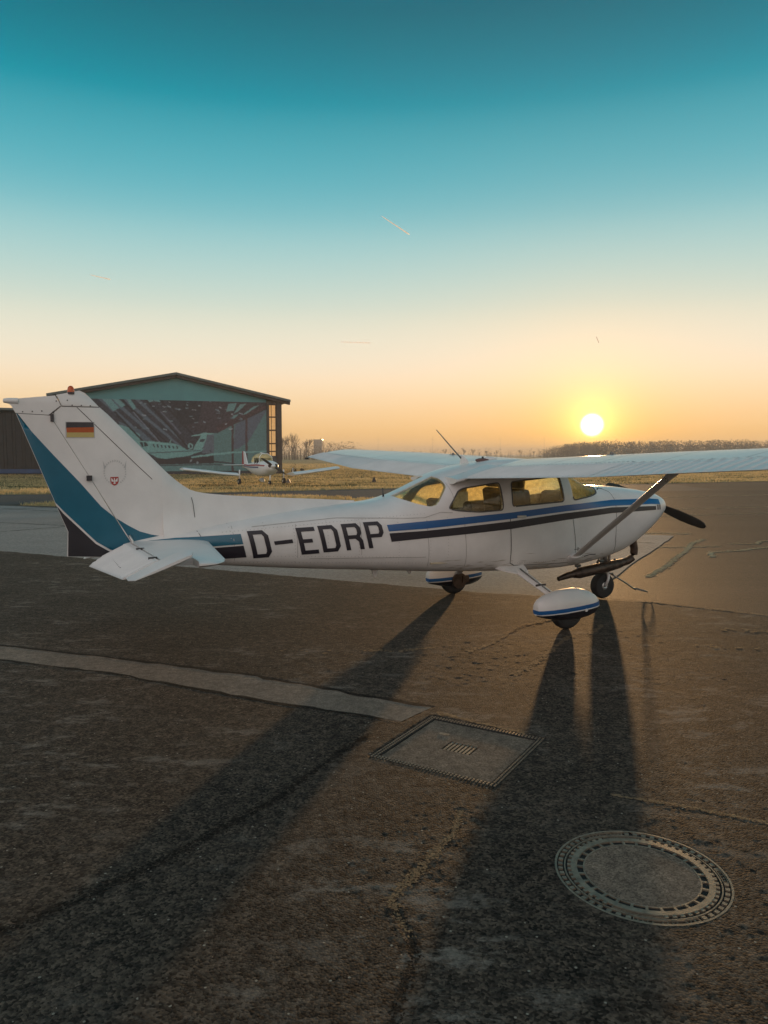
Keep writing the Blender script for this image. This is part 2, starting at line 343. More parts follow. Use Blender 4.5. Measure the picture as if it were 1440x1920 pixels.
for k, (a, b) in enumerate([((-14, 27.2), (6, 16.4)), ((-16, 23.5), (-9.0, 20.6)), ((-9, 20.6), (3.4, 13.6)), ((-12.6, 27.8), (-14.4, 25.2)), ((-11, 16.9), (-9.6, 19.0)), ((-9.6, 19.0), (-6.0, 23.8)), ((-3, 17.0), (0.4, 21.3)), ((2.6, 13.8), (4.6, 18.5))]):
    strip(jb, [a, b], .06, -.003, k)
tag(jb.build('slab_joints', M['tar'], fix=False), kind='structure')
def bound(t): return None
# near asphalt: relief is real geometry so that the low sun rakes over it
def vnoise(x, y, s, seed):
    x = x / s; y = y / s; xi = np.floor(x).astype(np.int64); yi = np.floor(y).astype(np.int64); xf = x - xi; yf = y - yi
    def h(a, b):
        n = (a * 374761393 + b * 668265263 + seed * 1442695041) & 0xffffffff; n = ((n ^ (n >> 13)) * 1274126177) & 0xffffffff; return ((n ^ (n >> 16)) & 0xffff) / 65535.0
    u = xf * xf * (3 - 2 * xf); v = yf * yf * (3 - 2 * yf)
    return (h(xi, yi) * (1 - u) + h(xi + 1, yi) * u) * (1 - v) + (h(xi, yi + 1) * (1 - u) + h(xi + 1, yi + 1) * u) * v
SEAM = [(-60, 41.2), (-7.78, 15.03), (1.29, 10.48), (3.64, 9.68), (4.65, 8.93), (12, 5.1), (40, -9)]
def seam_y(x): return np.interp(x, [p[0] for p in SEAM], [p[1] for p in SEAM])
GUT = [(-9, 10.1), (-3.91, 7.48), (-2.67, 7.06), (-1.13, 6.43), (.37, 5.62), (.12, 5.30), (-1.02, 5.8), (-2.47, 6.53), (-3.64, 6.95), (-9, 9.5)]
DR_C = Vector((.505, 4.83)); DR_A = R(-31)      # drain cover centre, direction
MH_C = Vector((1.195, 3.33)); MH_R = .39
def inpoly(x, y, poly):
    ins = np.zeros(x.shape, bool)
    for i in range(len(poly)):
        x1, y1 = poly[i]; x2, y2 = poly[(i + 1) % len(poly)]
        c = ((y1 > y) != (y2 > y)); 
        with np.errstate(divide='ignore', invalid='ignore'): ins ^= c & (x < (x2 - x1) * (y - y1) / (y2 - y1 + 1e-12) + x1)
    return ins
CRACK = [(.42, 3.95), (.36, 3.69), (.27, 3.55), (.20, 3.41), (.03, 3.12), (.04, 3.05), (.11, 2.86), (.12, 2.74), (.04, 2.46), (-.05, 2.0)]
def dist_line(x, y, pts):
    d = np.full(x.shape, 1e9)
    for i in range(len(pts) - 1):
        ax, ay = pts[i]; bx, by = pts[i + 1]; L = (bx - ax) ** 2 + (by - ay) ** 2
        t = np.clip(((x - ax) * (bx - ax) + (y - ay) * (by - ay)) / L, 0, 1); d = np.minimum(d, np.hypot(x - ax - t * (bx - ax), y - ay - t * (by - ay)))
    return d
def relief(x, y, res):
    z = (vnoise(x, y, .9, 1) - .5) * .0045 + (vnoise(x, y, .28, 2) - .5) * .0016
    for k, (sz, amp) in enumerate(((.13, .0016), (.07, .0016), (.034, .0019), (.019, .0017))):
        if sz > 1.7 * res: z += (vnoise(x, y, sz, 3 + k) - .5) * amp
    z *= np.clip(vnoise(x + 40, y, 1.7, 16) * 1.5 - .1, .35, 1.15)
    dc = dist_line(x, y, CRACK); z -= .004 * np.exp(-(dc / .02) ** 2)
    ff = np.minimum(dist_line(x, y, GUT[:5]), dist_line(x, y, GUT[5:])); z *= np.clip((ff - .02) / .08, 0, 1)
    z *= np.clip((np.hypot(x - MH_C.x, y - MH_C.y) - MH_R) / .1, 0, 1); z *= np.clip((np.hypot(x - DR_C.x, y - DR_C.y) - .48) / .25, .15, 1)
    return z
def near_sheet(name, x0, x1, y0, y1, res, blend):
    nx = int((x1 - x0) / res) + 1; ny = int((y1 - y0) / res) + 1
    X, Y = np.meshgrid(np.linspace(x0, x1, nx), np.linspace(y0, y1, ny))
    Z = relief(X, Y, res)
    edge = np.minimum.reduce([X - x0, x1 - X, (Y - y0) if 'y0' in blend else Y * 0 + 9, (y1 - Y) if 'y1' in blend else Y * 0 + 9]); Z *= np.clip(edge / .25, 0, 1)
    Z += .004
    ca, sa = math.cos(DR_A), math.sin(DR_A); dx, dy = X - DR_C.x, Y - DR_C.y; du, dv = dx * ca + dy * sa, -dx * sa + dy * ca
    hole = (np.maximum(abs(du), abs(dv)) < .434) | (np.hypot(X - MH_C.x, Y - MH_C.y) < MH_R - .01) | inpoly(X, Y, GUT)
    sy = seam_y(X) + (vnoise(X, Y * 0, .15, 9) - .5) * .06
    over = Y > sy
    Z = np.where(hole, -.05, Z); Yc = np.where(over, sy, Y); Z = np.where(over, np.where(Y > sy + res * 1.5, -.1, .001), Z)
    v = np.stack([X, Yc, Z], -1).reshape(-1, 3)
    idx = np.arange(nx * ny).reshape(ny, nx); f = np.stack([idx[:-1, :-1], idx[:-1, 1:], idx[1:, 1:], idx[1:, :-1]], -1).reshape(-1, 4)
    keep = ~(over.reshape(-1)[f].all(1)); f = f[keep]
    me = bpy.data.meshes.new(name); me.vertices.add(len(v)); me.vertices.foreach_set('co', v.ravel()); me.loops.add(f.size); me.loops.foreach_set('vertex_index', f.ravel().astype(np.int32))
    me.polygons.add(len(f)); me.polygons.foreach_set('loop_start', np.arange(0, f.size, 4, dtype=np.int32)); me.update(calc_edges=True); me.validate(); me.shade_smooth()
    return tag(link_mesh(name, me, M['asphalt']), kind='structure')
near_sheet('asphalt_foreground', -2.6, 3.4, 1.6, 4.6, .0105, ('y0',))
near_sheet('asphalt_middle', -6, 6, 4.6, 8.6, .017, ())
near_sheet('asphalt_beyond', -12, 9, 8.6, 16.5, .03, ())
sheet('asphalt_surround', [(-60, -25), (40, -25), (40, -9), (12, 5.1), (9, 6.6), (9, 8.6), (6, 8.6), (6, 4.6), (3.4, 4.6), (3.4, 1.6), (-2.6, 1.6), (-2.6, 4.6), (-6, 4.6), (-6, 8.6), (-12, 8.6), (-12, 17.1), (-60, 41.2)], .004, M['asphalt'])
sheet('gutter_strip', ragged(GUT, .10, .012, 11), .0035, M['gutter'])
tj = MB()
strip(tj, [GUT[0], GUT[1], GUT[2], GUT[3], GUT[4]], .045, .0055, 31, .45); strip(tj, [GUT[9], GUT[8], GUT[7], GUT[6], GUT[5]], .035, .0055, 32, .45)
tag(tj.build('gutter_joints', M['tar'], fix=False), kind='structure')
sj = MB()
def flakes(mb, pts, w, z, per_m, size, seed):
    r = random.Random(seed)
    for a, b in zip(pts, pts[1:]):
        a, b = Vector(a), Vector(b); L_ = (b - a).length; t = (b - a).normalized(); n_ = Vector((-t.y, t.x))
        for k in range(int(L_ * per_m)):
            p = a.lerp(b, r.random()) + n_ * r.gauss(0, w); sz = size * r.uniform(.35, 1.3); a0 = r.uniform(0, 6.28); m_ = r.randint(4, 6)
            v = [(p.x + math.cos(a0 + q * 6.283 / m_) * sz * r.uniform(.5, 1.2), p.y + math.sin(a0 + q * 6.283 / m_) * sz * r.uniform(.5, 1.2), z + r.uniform(0, .0006)) for q in range(m_)]
            mb.add(v, [tuple(range(m_))])
flakes(sj, [(1.30, 4.13), (1.39, 4.09), (1.65, 4.0), (2.02, 3.8), (2.5, 3.58), (3.2, 3.3)], .007, .0062, 260, .012, 41)
flakes(sj, CRACK[:3], .010, .0052, 900, .007, 42); flakes(sj, CRACK[2:6], .015, .0052, 900, .008, 43); flakes(sj, CRACK[5:7], .010, .0052, 420, .006, 53)
flakes(sj, [(.40, 5.50), (.70, 5.27), (1.0, 5.06)], .012, .0060, 260, .014, 44)
for k, q in enumerate(([(.8, 7.2), (1.15, 7.6), (1.5, 8.3), (2.05, 8.75)], [(1.15, 6.45), (1.5, 7.0), (2.0, 7.9)], [(2.2, 7.9), (2.5, 8.4)], [(-.2, 7.3), (.1, 7.25), (.5, 7.4)])): flakes(sj, q, .018, .0066, 120, .020, 45 + k)
flakes(sj, [(2.9, 10.0), (3.64, 9.66), (4.65, 8.92), (8, 7.15)], .012, .0066, 120, .022, 49)
for k, (cx, cy, n_) in enumerate(((4.2, 8.1, 60), (4.9, 7.7, 60), (3.6, 7.4, 30), (5.4, 8.2, 30), (-.55, 7.2, 12))): flakes(sj, [(cx - .5, cy + .12), (cx + .5, cy - .12)], .05, .0066, n_, .028, 60 + k)
tk = MB(); flakes(tk, [(-1.9, 2.6), (-1.45, 3.0), (-1.05, 3.45), (-.62, 4.06), (-.27, 4.78), (-.1, 5.05)], .020, .0056, 500, .009, 71); flakes(tk, CRACK[6:], .012, .0054, 500, .007, 72)
tag(tk.build('tarred_cracks', M['tar'], fix=False), kind='structure')
tag(sj.build('sand_filled_joints', M['sand'], fix=False), kind='structure')
# grey worn patches where the binder has gone
# pale grass growing in the cracks on the right
cg = MB(); rr = random.Random(5)
def tuft(mb, x, y, h, w, n, r, z=0.0):
    for k in range(n):
        a = r.uniform(0, 6.283); lx, ly = math.cos(a), math.sin(a); ox, oy = x + r.uniform(-w, w), y + r.uniform(-w, w); hh = h * r.uniform(.5, 1.2); b = w * .28
        mb.add([(ox - ly * b, oy + lx * b, z), (ox + ly * b, oy - lx * b, z), (ox + lx * hh * .5, oy + ly * hh * .5, z + hh)], [(0, 1, 2)])
def crackgrass(pts, w, dens=26):
    for i in range(len(pts) - 1):
        a, b = Vector(pts[i]), Vector(pts[i + 1]); L = (b - a).length
        for k in range(int(L * dens)):
            p = a.lerp(b, rr.random()); tuft(cg, p.x + rr.gauss(0, w * .35), p.y + rr.gauss(0, w * .35), .008, .035, 3, rr, -.0105)
    flakes(cg, pts, w * .26, -.0095, 130, .034, int(w * 1000) + len(pts))
crackgrass([(4.24, 11.89), (4.9, 12.9), (5.5, 14.0), (6.2, 15.2), (6.8, 16.4), (7.44, 17.25)], .10)
crackgrass([(6.3, 14.2), (6.55, 14.9), (7.3, 15.2), (8.15, 15.74), (10, 17)], .09)
crackgrass([(7.6, 16.4), (8.2, 16.3), (8.5, 16.8), (10, 17.4)], .06)
crackgrass([(8, 26.2), (9.7, 26.6), (14.4, 28.0), (20, 30.2)], .10, 14); crackgrass([(8, 23.5), (12, 24.8), (18, 26.5)], .08, 12); crackgrass([(9, 33.0), (14, 34.8), (24, 38.5)], .16, 10)
crackgrass([(6.0, 18.4), (6.8, 18.6), (7.6, 18.4)], .16, 30); crackgrass([(5.3, 15.9), (6.2, 15.7), (7.2, 15.9)], .05)
M['crackgrass'] = blade_mat('bleached_crack_grass', (.52, .44, .29), (.80, .70, .50))
tag(cg.build('crack_grass', M['crackgrass'], fix=False), 'pale dry grass growing in the cracks of the apron right of the aeroplane', 'grass', kind='stuff')
# loose grit
gb = MB(); rr = random.Random(6)
for k in range(350):
    y = 2.0 + 9 * rr.random() ** 1.6; x = rr.uniform(-.62, .62) * y
    if Vector((x, y) - MH_C if False else (x - MH_C.x, y - MH_C.y)).length < .42: continue
    s = rr.uniform(.0015, .0032) * (1 + y * .05); a = rr.uniform(0, 3)
    c, d = math.cos(a) * s, math.sin(a) * s; z = .004
    gb.add([(x + c, y + d, z), (x - d, y + c, z), (x - c, y - d, z), (x + d, y - c, z), (x + c * .3, y + d * .2, z + s * 1.1)], [(0, 1, 4), (1, 2, 4), (2, 3, 4), (3, 0, 4)])
M['grit'] = mat('pale_grit', (.07, .058, .048), .8, col2=(.24, .20, .165), scale=60)
tag(gb.build('loose_grit', M['grit'], fix=False), 'loose pale grit scattered over the asphalt', 'grit', kind='stuff')

# ---------------------------------------------------------------- drain cover (square) and manhole (round)
dr = empty('drain_cover', (DR_C.x, DR_C.y, -.0115), DR_A); tag(dr, 'square concrete drain cover with studded iron frame and small slotted grate', 'drain cover')
HS = .445
fb = MB()
for s in (-1, 1):
    fb.box((0, s * (HS - .0275), .0), (2 * HS, .055, .024)); fb.box((s * (HS - .0275), 0, .0), (.055, 2 * HS - .111, .024))
fb.build('frame', M['iron_dark'], dr)
st = MB()
for row in (.018, .040):
    n = 37
    for k in range(n):
        t = -HS + .02 + (2 * HS - .04) * k / (n - 1)
        for s in (-1, 1):
            st.box((t, s * (HS - row), .0145), (.012, .011, .006))
            if abs(t) < HS - .06: st.box((s * (HS - row), t, .0145), (.011, .012, .006))
tag(st.build('studs', M['iron'], dr, fix=False), kind='stuff')
ib = MB(); g = (.105, .075)      # slab with an opening for the grate
I = HS - .062
for (x0, x1, y0, y1) in ((-I, I, g[1], I), (-I, I, -I, -g[1]), (-I, -g[0], -g[1], g[1]), (g[0], I, -g[1], g[1])):
    ib.box(((x0 + x1) / 2, (y0 + y1) / 2, -.012), (x1 - x0, y1 - y0, .04))
ib.build('concrete_infill', M['infill'], dr)
pit = MB(); pit.box((0, 0, -.06), (2 * g[0], 2 * g[1], .02)); pit.build('pit', M['iron_dark'], dr)
for k in range(7):
    b_ = MB(); b_.box((-g[0] + .022 + k * (2 * g[0] - .044) / 6, 0, -.004), (.016, 2 * g[1], .022)); b_.build('grate_bar', M['iron'], dr)
kh = MB(); kh.box((-.2, .17, .0095), (.07, .035, .004)); kh.build('lifting_key_plate', M['iron'], dr)

mh = empty('manhole_cover', (MH_C.x, MH_C.y, -.0095), R(18)); tag(mh, 'round iron manhole cover with toothed rings and concrete centre', 'manhole cover')
def ring(r0, r1, z0, z1, n=96):
    b = MB(); rings = []
    for r, z in ((r0, z0), (r0, z1), (r1, z1), (r1, z0)):
        rings.append([(r * math.cos(2 * math.pi * k / n), r * math.sin(2 * math.pi * k / n), z) for k in range(n)])
    rings.append(rings[0]); b.loft(rings, False); return b
bs = MB(); bs.lathe([(.0, -.03), (.386, -.03), (.386, .004), (.0, .004)], 'z', 96); bs.build('frame', M['iron_dark'], mh)
ring(.382, .392, -.02, .014).build('outer_rim', M['iron'], mh)
ring(.290, .318, 0, .013).build('lid_rim', M['iron'], mh); ring(.343, .349, 0, .012).build('seat_rim', M['iron'], mh); ring(.256, .262, 0, .010).build('inner_rim', M['iron'], mh)
inf = MB(); inf.lathe([(.0, -.01), (.256, -.01), (.256, .009), (.0, .011)], 'z', 96); inf.build('concrete_infill', M['infill'], mh)
te = MB()
def sect(b, r0, r1, a0, a1, z0, z1, n=3):
    v = []; 
    for k in range(n + 1):
        a = a0 + (a1 - a0) * k / n
        for r, z in ((r0, z0), (r1, z0), (r1, z1), (r0, z1)): v.append((r * math.cos(a), r * math.sin(a), z))
    f = []
    for k in range(n):
        i = k * 4; f += [(i, i + 4, i + 5, i + 1), (i + 1, i + 5, i + 6, i + 2), (i + 2, i + 6, i + 7, i + 3), (i + 3, i + 7, i + 4, i)]
    f += [(0, 1, 2, 3), (n * 4 + 3, n * 4 + 2, n * 4 + 1, n * 4)]; b.add(v, f)
def clear(a, spans): return all(not (s0 < (a % (2 * math.pi)) < s1) for s0, s1 in spans)
SP_O = [(R(68), R(102)), (R(228), R(272)), (R(330), R(347))]; SP_I = [(R(55), R(86)), (R(212), R(250))]
for k in range(56):
    a = 2 * math.pi * k / 56; w = .5 * 2 * math.pi / 56
    if clear(a, SP_O): sect(te, .356, .376, a - w * .5, a + w * .5, 0, .0125)
    if clear(a, SP_I): sect(te, .317, .334, a - w * .5, a + w * .5, 0, .0125)
for k in range(28):
    a = 2 * math.pi * (k + .5) / 28; sect(te, .262, .291, a - .022, a + .022, 0, .011)
tag(te.build('teeth', M['iron'], mh, fix=False), kind='stuff')
for (a0, a1), r0, r1 in [(s, .354, .379) for s in SP_O] + [(s, .3205, .338) for s in SP_I]:
    b = MB(); sect(b, r0, r0 + .0025, a0, a1, 0, .0125, 14); sect(b, r1 - .0025, r1, a0, a1, 0, .0125, 14); sect(b, r0 + .0026, r1 - .0026, a0, a0 + .008, 0, .0125, 1); sect(b, r0 + .0026, r1 - .0026, a1 - .008, a1, 0, .0125, 1)
    n = int((a1 - a0) / R(3))       # worn raised lettering
    for k in range(1, n):
        aa = a0 + (a1 - a0) * k / n
        if (k * 7) % 5 == 0: continue
        sect(b, r0 + .006, r1 - .006, aa - .010, aa - .004, 0, .0105, 1); sect(b, r0 + .006 + (k % 3) * .004, r0 + .009 + (k % 3) * .004, aa - .003, aa + .009, 0, .0105, 1)
    b.build('lettering_plate', M['iron'], mh, fix=False)
# ================================================================ the parked high-wing aeroplane
plane = empty('light_aeroplane', (1.407, 9.262, 0), R(26.5))
tag(plane, 'white high-wing aeroplane with blue and black stripes and big black registration letters, parked in front', 'aeroplane')
# X forward, half width, z bottom, z top, z of widest, lower and upper exponents
STN = [(2.52,.34,1.10,1.405,1.25,2.4,2.2),(2.46,.375,1.05,1.43,1.245,2.5,2.3),(2.36,.41,.965,1.45,1.23,2.6,2.4),(2.2,.44,.85,1.475,1.2,2.7,2.5),
(2.0,.465,.73,1.50,1.16,2.8,2.6),(1.74,.48,.63,1.525,1.12,3.0,2.8),(1.46,.495,.575,1.54,1.10,3.2,3.0),(1.25,.505,.545,1.55,1.10,3.4,3.0),
(1.1,.51,.53,1.615,1.10,3.6,3.0),(.9,.515,.518,1.735,1.10,3.8,3.0),(.72,.52,.512,1.84,1.10,4,3.2),(.5,.52,.512,1.885,1.10,4,3.4),(.2,.52,.518,1.895,1.10,4,3.4),
(-.1,.52,.532,1.885,1.10,4,3.4),(-.45,.515,.55,1.84,1.10,4,3.2),(-.8,.505,.57,1.765,1.10,3.8,3.0),(-1.1,.485,.588,1.655,1.10,3.6,2.8),
(-1.4,.46,.612,1.53,1.09,3.4,2.7),(-1.6,.44,.628,1.46,1.08,3.2,2.6),(-1.8,.42,.645,1.425,1.08,3.1,2.5),(-2.1,.385,.67,1.40,1.08,3.0,2.5),(-2.69,.315,.72,1.345,1.07,2.9,2.4),(-3.0,.28,.75,1.31,1.06,2.8,2.4),
(-3.47,.225,.80,1.25,1.05,2.7,2.3),(-3.9,.165,.85,1.18,1.04,2.6,2.2),(-4.25,.11,.90,1.12,1.02,2.5,2.2),(-4.44,.06,.93,1.085,1.01,2.4,2.2)]
_S = sorted(STN); FF = [pchip([s[0] for s in _S], [s[k] for s in _S]) for k in range(1, 7)]
def fus_w(X, z):
    w, zb, zt, zc, nl, nu = [f(X) for f in FF]
    if z >= zc: r = (z - zc) / (zt - zc); n = nu
    else: r = (zc - z) / (zc - zb); n = nl
    r = min(r, .9995); return w * (1 - r ** n) ** (1 / n)
def fus_ring(X, inset=0.0, n=96):
    w, zb, zt, zc, nl, nu = [f(X) for f in FF]; w -= inset; zb += inset; zt -= inset; ring = []
    for k in range(n):
        a = 2 * math.pi * k / n; c, s = math.cos(a), math.sin(a); e = 2 / (nu if s >= 0 else nl); h = (zt - zc) if s >= 0 else (zc - zb)
        ring.append((X, w * math.copysign(abs(c) ** e, c), zc + h * math.copysign(abs(s) ** e, s)))
    return ring
def frange(a, b, step):
    n = max(1, round((b - a) / step)); return [a + (b - a) * i / n for i in range(n + 1)]
def apply_bool(o, cutters, op):
    for c in cutters:
        md = o.modifiers.new('b', 'BOOLEAN'); md.operation = op; md.object = c; md.solver = 'EXACT'
    dg = bpy.context.evaluated_depsgraph_get(); me = bpy.data.meshes.new_from_object(o.evaluated_get(dg)); o.modifiers.clear()
    old = o.data; o.data = me; bpy.data.meshes.remove(old); return o
def cutter(poly, y0, y1, shrink=1.0):
    cx = sum(p[0] for p in poly) / len(poly); cz = sum(p[1] for p in poly) / len(poly)
    b = MB(); b.prism([(cx + (p[0] - cx) * shrink, cz + (p[1] - cz) * shrink) for p in poly], 'y', y0, y1); return b.build('cutter', None)
def roundpoly(poly, r=.035, seg=4):
    out = []; n = len(poly)
    for i in range(n):
        p, a, b = Vector(poly[i]), Vector(poly[i - 1]), Vector(poly[(i + 1) % n]); u = (a - p); v = (b - p); d = min(r, u.length * .45, v.length * .45); u.normalize(); v.normalize()
        s, e = p + u * d, p + v * d
        for k in range(seg + 1):
            t = k / seg; out.append(tuple(s * (1 - t) ** 2 + p * 2 * t * (1 - t) + e * t * t))
    return out
W_REAR = roundpoly([(-1.0,1.335),(-.86,1.528),(-.79,1.56),(-.31,1.62),(-.275,1.36),(-.285,1.30),(-.6,1.287),(-.87,1.31)], .04)
W_DOOR = roundpoly([(-.145,1.335),(-.15,1.625),(.585,1.682),(.625,1.375)], .045)
W_SHLD = roundpoly([(.70,1.98),(.735,1.69),(.775,1.385),(1.09,1.428),(1.235,1.461),(1.29,1.53),(1.6,1.64),(1.3,1.98)], .045)
W_BACK = roundpoly([(-1.53,1.462),(-1.37,1.40),(-1.21,1.362),(-1.13,1.38),(-.975,1.58),(-.985,1.645),(-1.06,1.85),(-1.7,1.85)], .035)
fb = MB(); fb.loft([fus_ring(x) for x in frange(-4.44, 2.52, .08)])
fu = fb.build('fuselage', [M['white'], M['trim']])
ib = MB(); ib.loft([fus_ring(x, .035) for x in frange(-1.68, 1.22, .08)]); inner = ib.build('inner', None)
for me_ in (fu.data,): pass
apply_bool(fu, [inner], 'DIFFERENCE')
cuts = [cutter(W_REAR, -1, 1), cutter(W_DOOR, -1, 1), cutter(W_SHLD, -1, 1), cutter(W_BACK, -1, -.085), cutter(W_BACK, .085, 1)]
for c in cuts: apply_bool(fu, [c], 'DIFFERENCE')
if len(fu.data.materials) < 2:
    fu.data.materials.clear(); fu.data.materials.append(M['white']); fu.data.materials.append(M['trim'])
for p in fu.data.polygons:
    c = p.center; p.material_index = 1 if (-1.72 < c.x < 1.26 and abs(c.y) < fus_w(c.x, c.z) - .02 and c.z < FF[2](c.x) - .02 and c.z > FF[1](c.x) + .02) else 0
autosmooth(fu, 30); fu.parent = plane
def glass_part(name, poly, y0, y1, gm='glass'):
    g = MB(); g.loft([fus_ring(x, .010) for x in frange(-1.70, 1.40, .07)]); o = g.build(name, None)
    g2 = MB(); g2.loft([fus_ring(x, .016) for x in frange(-1.64, 1.36, .07)]); o2 = g2.build('inner2', None)
    apply_bool(o, [o2], 'DIFFERENCE'); c = cutter(poly, y0, y1, .996); apply_bool(o, [c], 'INTERSECT')
    bpy.data.objects.remove(o2); bpy.data.objects.remove(c); o.data.materials.clear(); o.data.materials.append(M[gm]); o.parent = plane; autosmooth(o, 30); return o
for s in (-1, 1):
    a, b = (-1, -.02) if s < 0 else (.02, 1)
    gm = 'glass' if s < 0 else 'glass_sun'; glass_part('side_window', W_REAR, a, b, gm); glass_part('door_window', W_DOOR, a, b, gm); glass_part('rear_window', W_BACK, *((-1, -.085) if s < 0 else (.085, 1)), gm)
glass_part('windshield', W_SHLD, -1, 1, 'glass_sun')
for c in cuts + [inner]: bpy.data.objects.remove(c)
# --- thin painted shapes that lie on a curved skin
def decal(name, poly, fn, m, parent, step=.08, smooth=True, hole=None):
    loops = [[Vector((p[0], p[1], 0)) for p in poly]] + ([[Vector((p[0], p[1], 0)) for p in hole]] if hole else [])
    tris = tessellate_polygon(loops); poly = list(poly) + list(hole or [])
    bm = bmesh.new(); vs = [bm.verts.new((p[0], p[1], 0)) for p in poly]
    for t in tris:
        try: bm.faces.new([vs[i] for i in t])
        except ValueError: pass
    for ax in (0, 1):
        lo = min(p[ax] for p in poly); hi = max(p[ax] for p in poly); k = math.floor(lo / step) + 1
        no = (1, 0, 0) if ax == 0 else (0, 1, 0)
        while k * step < hi:
            bmesh.ops.bisect_plane(bm, geom=list(bm.verts) + list(bm.edges) + list(bm.faces), plane_co=(k * step if ax == 0 else 0, k * step if ax == 1 else 0, 0), plane_no=no); k += 1
    for v in bm.verts: v.co = fn(v.co.x, v.co.y)
    bmesh.ops.recalc_face_normals(bm, faces=bm.faces)
    me = bpy.data.meshes.new(name); bm.to_mesh(me); bm.free()
    return link_mesh(name, me, m, parent, smooth)
def on_fus(side, off=.005): return lambda X, z: (X, side * (fus_w(X, z) + off), z)
def seamline(pts, side, w=.007, m=None, fn=None, name='panel_seam', step=.06):
    P = [Vector(p) for p in pts]; L_, R_ = [], []
    for i, p in enumerate(P):
        t = (P[min(i + 1, len(P) - 1)] - P[max(i - 1, 0)]).normalized(); n = Vector((-t.y, t.x)) * w / 2; L_.append(tuple(p + n)); R_.append(tuple(p - n))
    return decal(name, L_ + R_[::-1], fn or on_fus(side, .0035), m or M['seam'], plane, step)
BT = [(-1.748,1.18),(-1.275,1.207),(-.738,1.237),(-.169,1.267),(.641,1.33),(1.435,1.371),(2.16,1.366),(2.34,1.352)]
BB = [(-1.727,1.108),(-1.276,1.123),(-.738,1.158),(-.168,1.192),(.641,1.254),(1.41,1.296),(2.15,1.296),(2.34,1.286)]
KT = [(-1.721,1.087),(-1.276,1.10),(-.738,1.130),(-.168,1.164),(.641,1.232),(1.408,1.277),(2.1,1.270),(2.24,1.266)]
KB = [(-1.695,.992),(-1.276,1.016),(-.737,1.042),(-.167,1.073),(.643,1.148),(1.402,1.205),(2.1,1.214),(2.24,1.216)]
for s in (-1, 1):
    F = on_fus(s)
    decal('blue_stripe', BT + BB[::-1], F, M['stripe_blue'], plane); decal('black_stripe', KT + KB[::-1], F, M['letter'], plane)
    for k in range(2): decal('cowl_tick', [(2.27 + k * .045, 1.216), (2.27 + k * .045, 1.282), (2.295 + k * .045, 1.282), (2.295 + k * .045, 1.216)], F, M['letter'], plane)
    decal('blue_stripe', [(-4.34,1.083),(-4.2,1.10),(-3.947,1.12),(-3.736,1.124),(-3.322,1.138),(-3.30,1.034),(-3.57,1.023),(-3.9,1.0),(-4.3,.985)], F, M['blue'], plane)
    decal('black_stripe', [(-3.95,.985),(-3.597,1.006),(-3.298,1.018),(-3.263,.893),(-3.528,.886),(-3.95,.88)], F, M['letter'], plane)
    # door and skin joints
    for pts in ([(-.184,1.255),(-.165,1.0),(-.151,.734),(-.135,.66),(-.06,.625)], [(.75,1.22),(.80,.95),(.833,.70)], [(-1.275,1.22),(-1.226,.684)], [(1.405,1.505),(1.47,1.47),(1.495,1.35),(1.487,1.1),(1.497,.872),(1.54,.70)],
                [(-.808,1.246),(-.752,.657)], [(-.06,.625),(.4,.612),(.83,.605)], [(-3.74,1.18),(-3.70,1.10)], [(-1.275,.80),(-2.6,.845)], [(-3.2,1.205),(-2.3,1.27),(-1.5,1.245),(-1.3,1.245),(-1.1,1.30),(-.95,1.29)]):
        seamline(pts, s, .006 if len(pts) != 5 else .009, M['faint'] if pts[0] in ((-1.275,.80),(-3.2,1.205),(-.808,1.246),(-1.275,1.22)) else None)
    seamline([(-.985,1.70),(-.93,1.50),(-.92,1.42)], s, .005, M['faint'])
    for xx in (-2.05, -2.75, -3.4): seamline([(xx,1.22),(xx+.02,.86)], s, .005, M['faint'])
for s in (-1, 1):
    for wp in (W_REAR, W_DOOR): seamline(wp + wp[:2], s, .016, M['seal'], on_fus(s, .004), 'window_seal', .05)
    seamline([p for p in W_SHLD if p[1] < 1.60], s, .016, M['seal'], on_fus(s, .004), 'window_seal', .05)
    b = MB(); b.box((-.02, s * (fus_w(-.02, 1.22) + .012), 1.215), (.13, .018, .03)); rounded(b.build('door_handle', M['alu'], plane), .006, 1)
    rv = MB(); F_ = on_fus(s, .0025); rr_ = random.Random(3)
    def rivline(p0, p1, sp):
        n = int((Vector(p1) - Vector(p0)).length / sp)
        for k in range(n + 1):
            X, z = p0[0] + (p1[0] - p0[0]) * k / n, p0[1] + (p1[1] - p0[1]) * k / n; r_ = .0045
            rv.add([F_(X - r_, z), F_(X, z - r_), F_(X + r_, z), F_(X, z + r_)], [(0, 1, 2, 3)])
    for xx in (-1.02, -1.24, -1.62, -2.08, -2.42, -2.78, -3.08, -3.43): rivline((xx, 1.24), (xx + .03, FF[1](xx) + .09), .035)
    for z0, z1 in ((1.225, 1.29), (.80, .86), (.73, .79)): rivline((-1.3, z1 if z0 > 1 else z0), (-3.5, (1.16 if z0 > 1 else z1 + .06)), .04)
    rivline((1.52, 1.44), (1.52, .78), .05); rivline((-.10, .66), (.78, .64), .035); rivline((.86, 1.30), (.93, .70), .05)
    tag(rv.build('rivet_rows', M['faint'], plane, fix=False), kind='stuff')
    sk = MB()
    for k in range(90):
        X = rr_.uniform(-.9, 1.45); z = FF[1](X) + .05 + abs(rr_.gauss(0, .06)); L_ = rr_.uniform(.05, .22); h_ = rr_.uniform(.003, .008)
        sk.add([F_(X, z), F_(X - L_ * .5, z - h_), F_(X - L_, z), F_(X - L_ * .5, z + h_)], [(0, 1, 2, 3)])
    tag(sk.build('oil_streaks', M['grime'], plane, fix=False), kind='stuff')
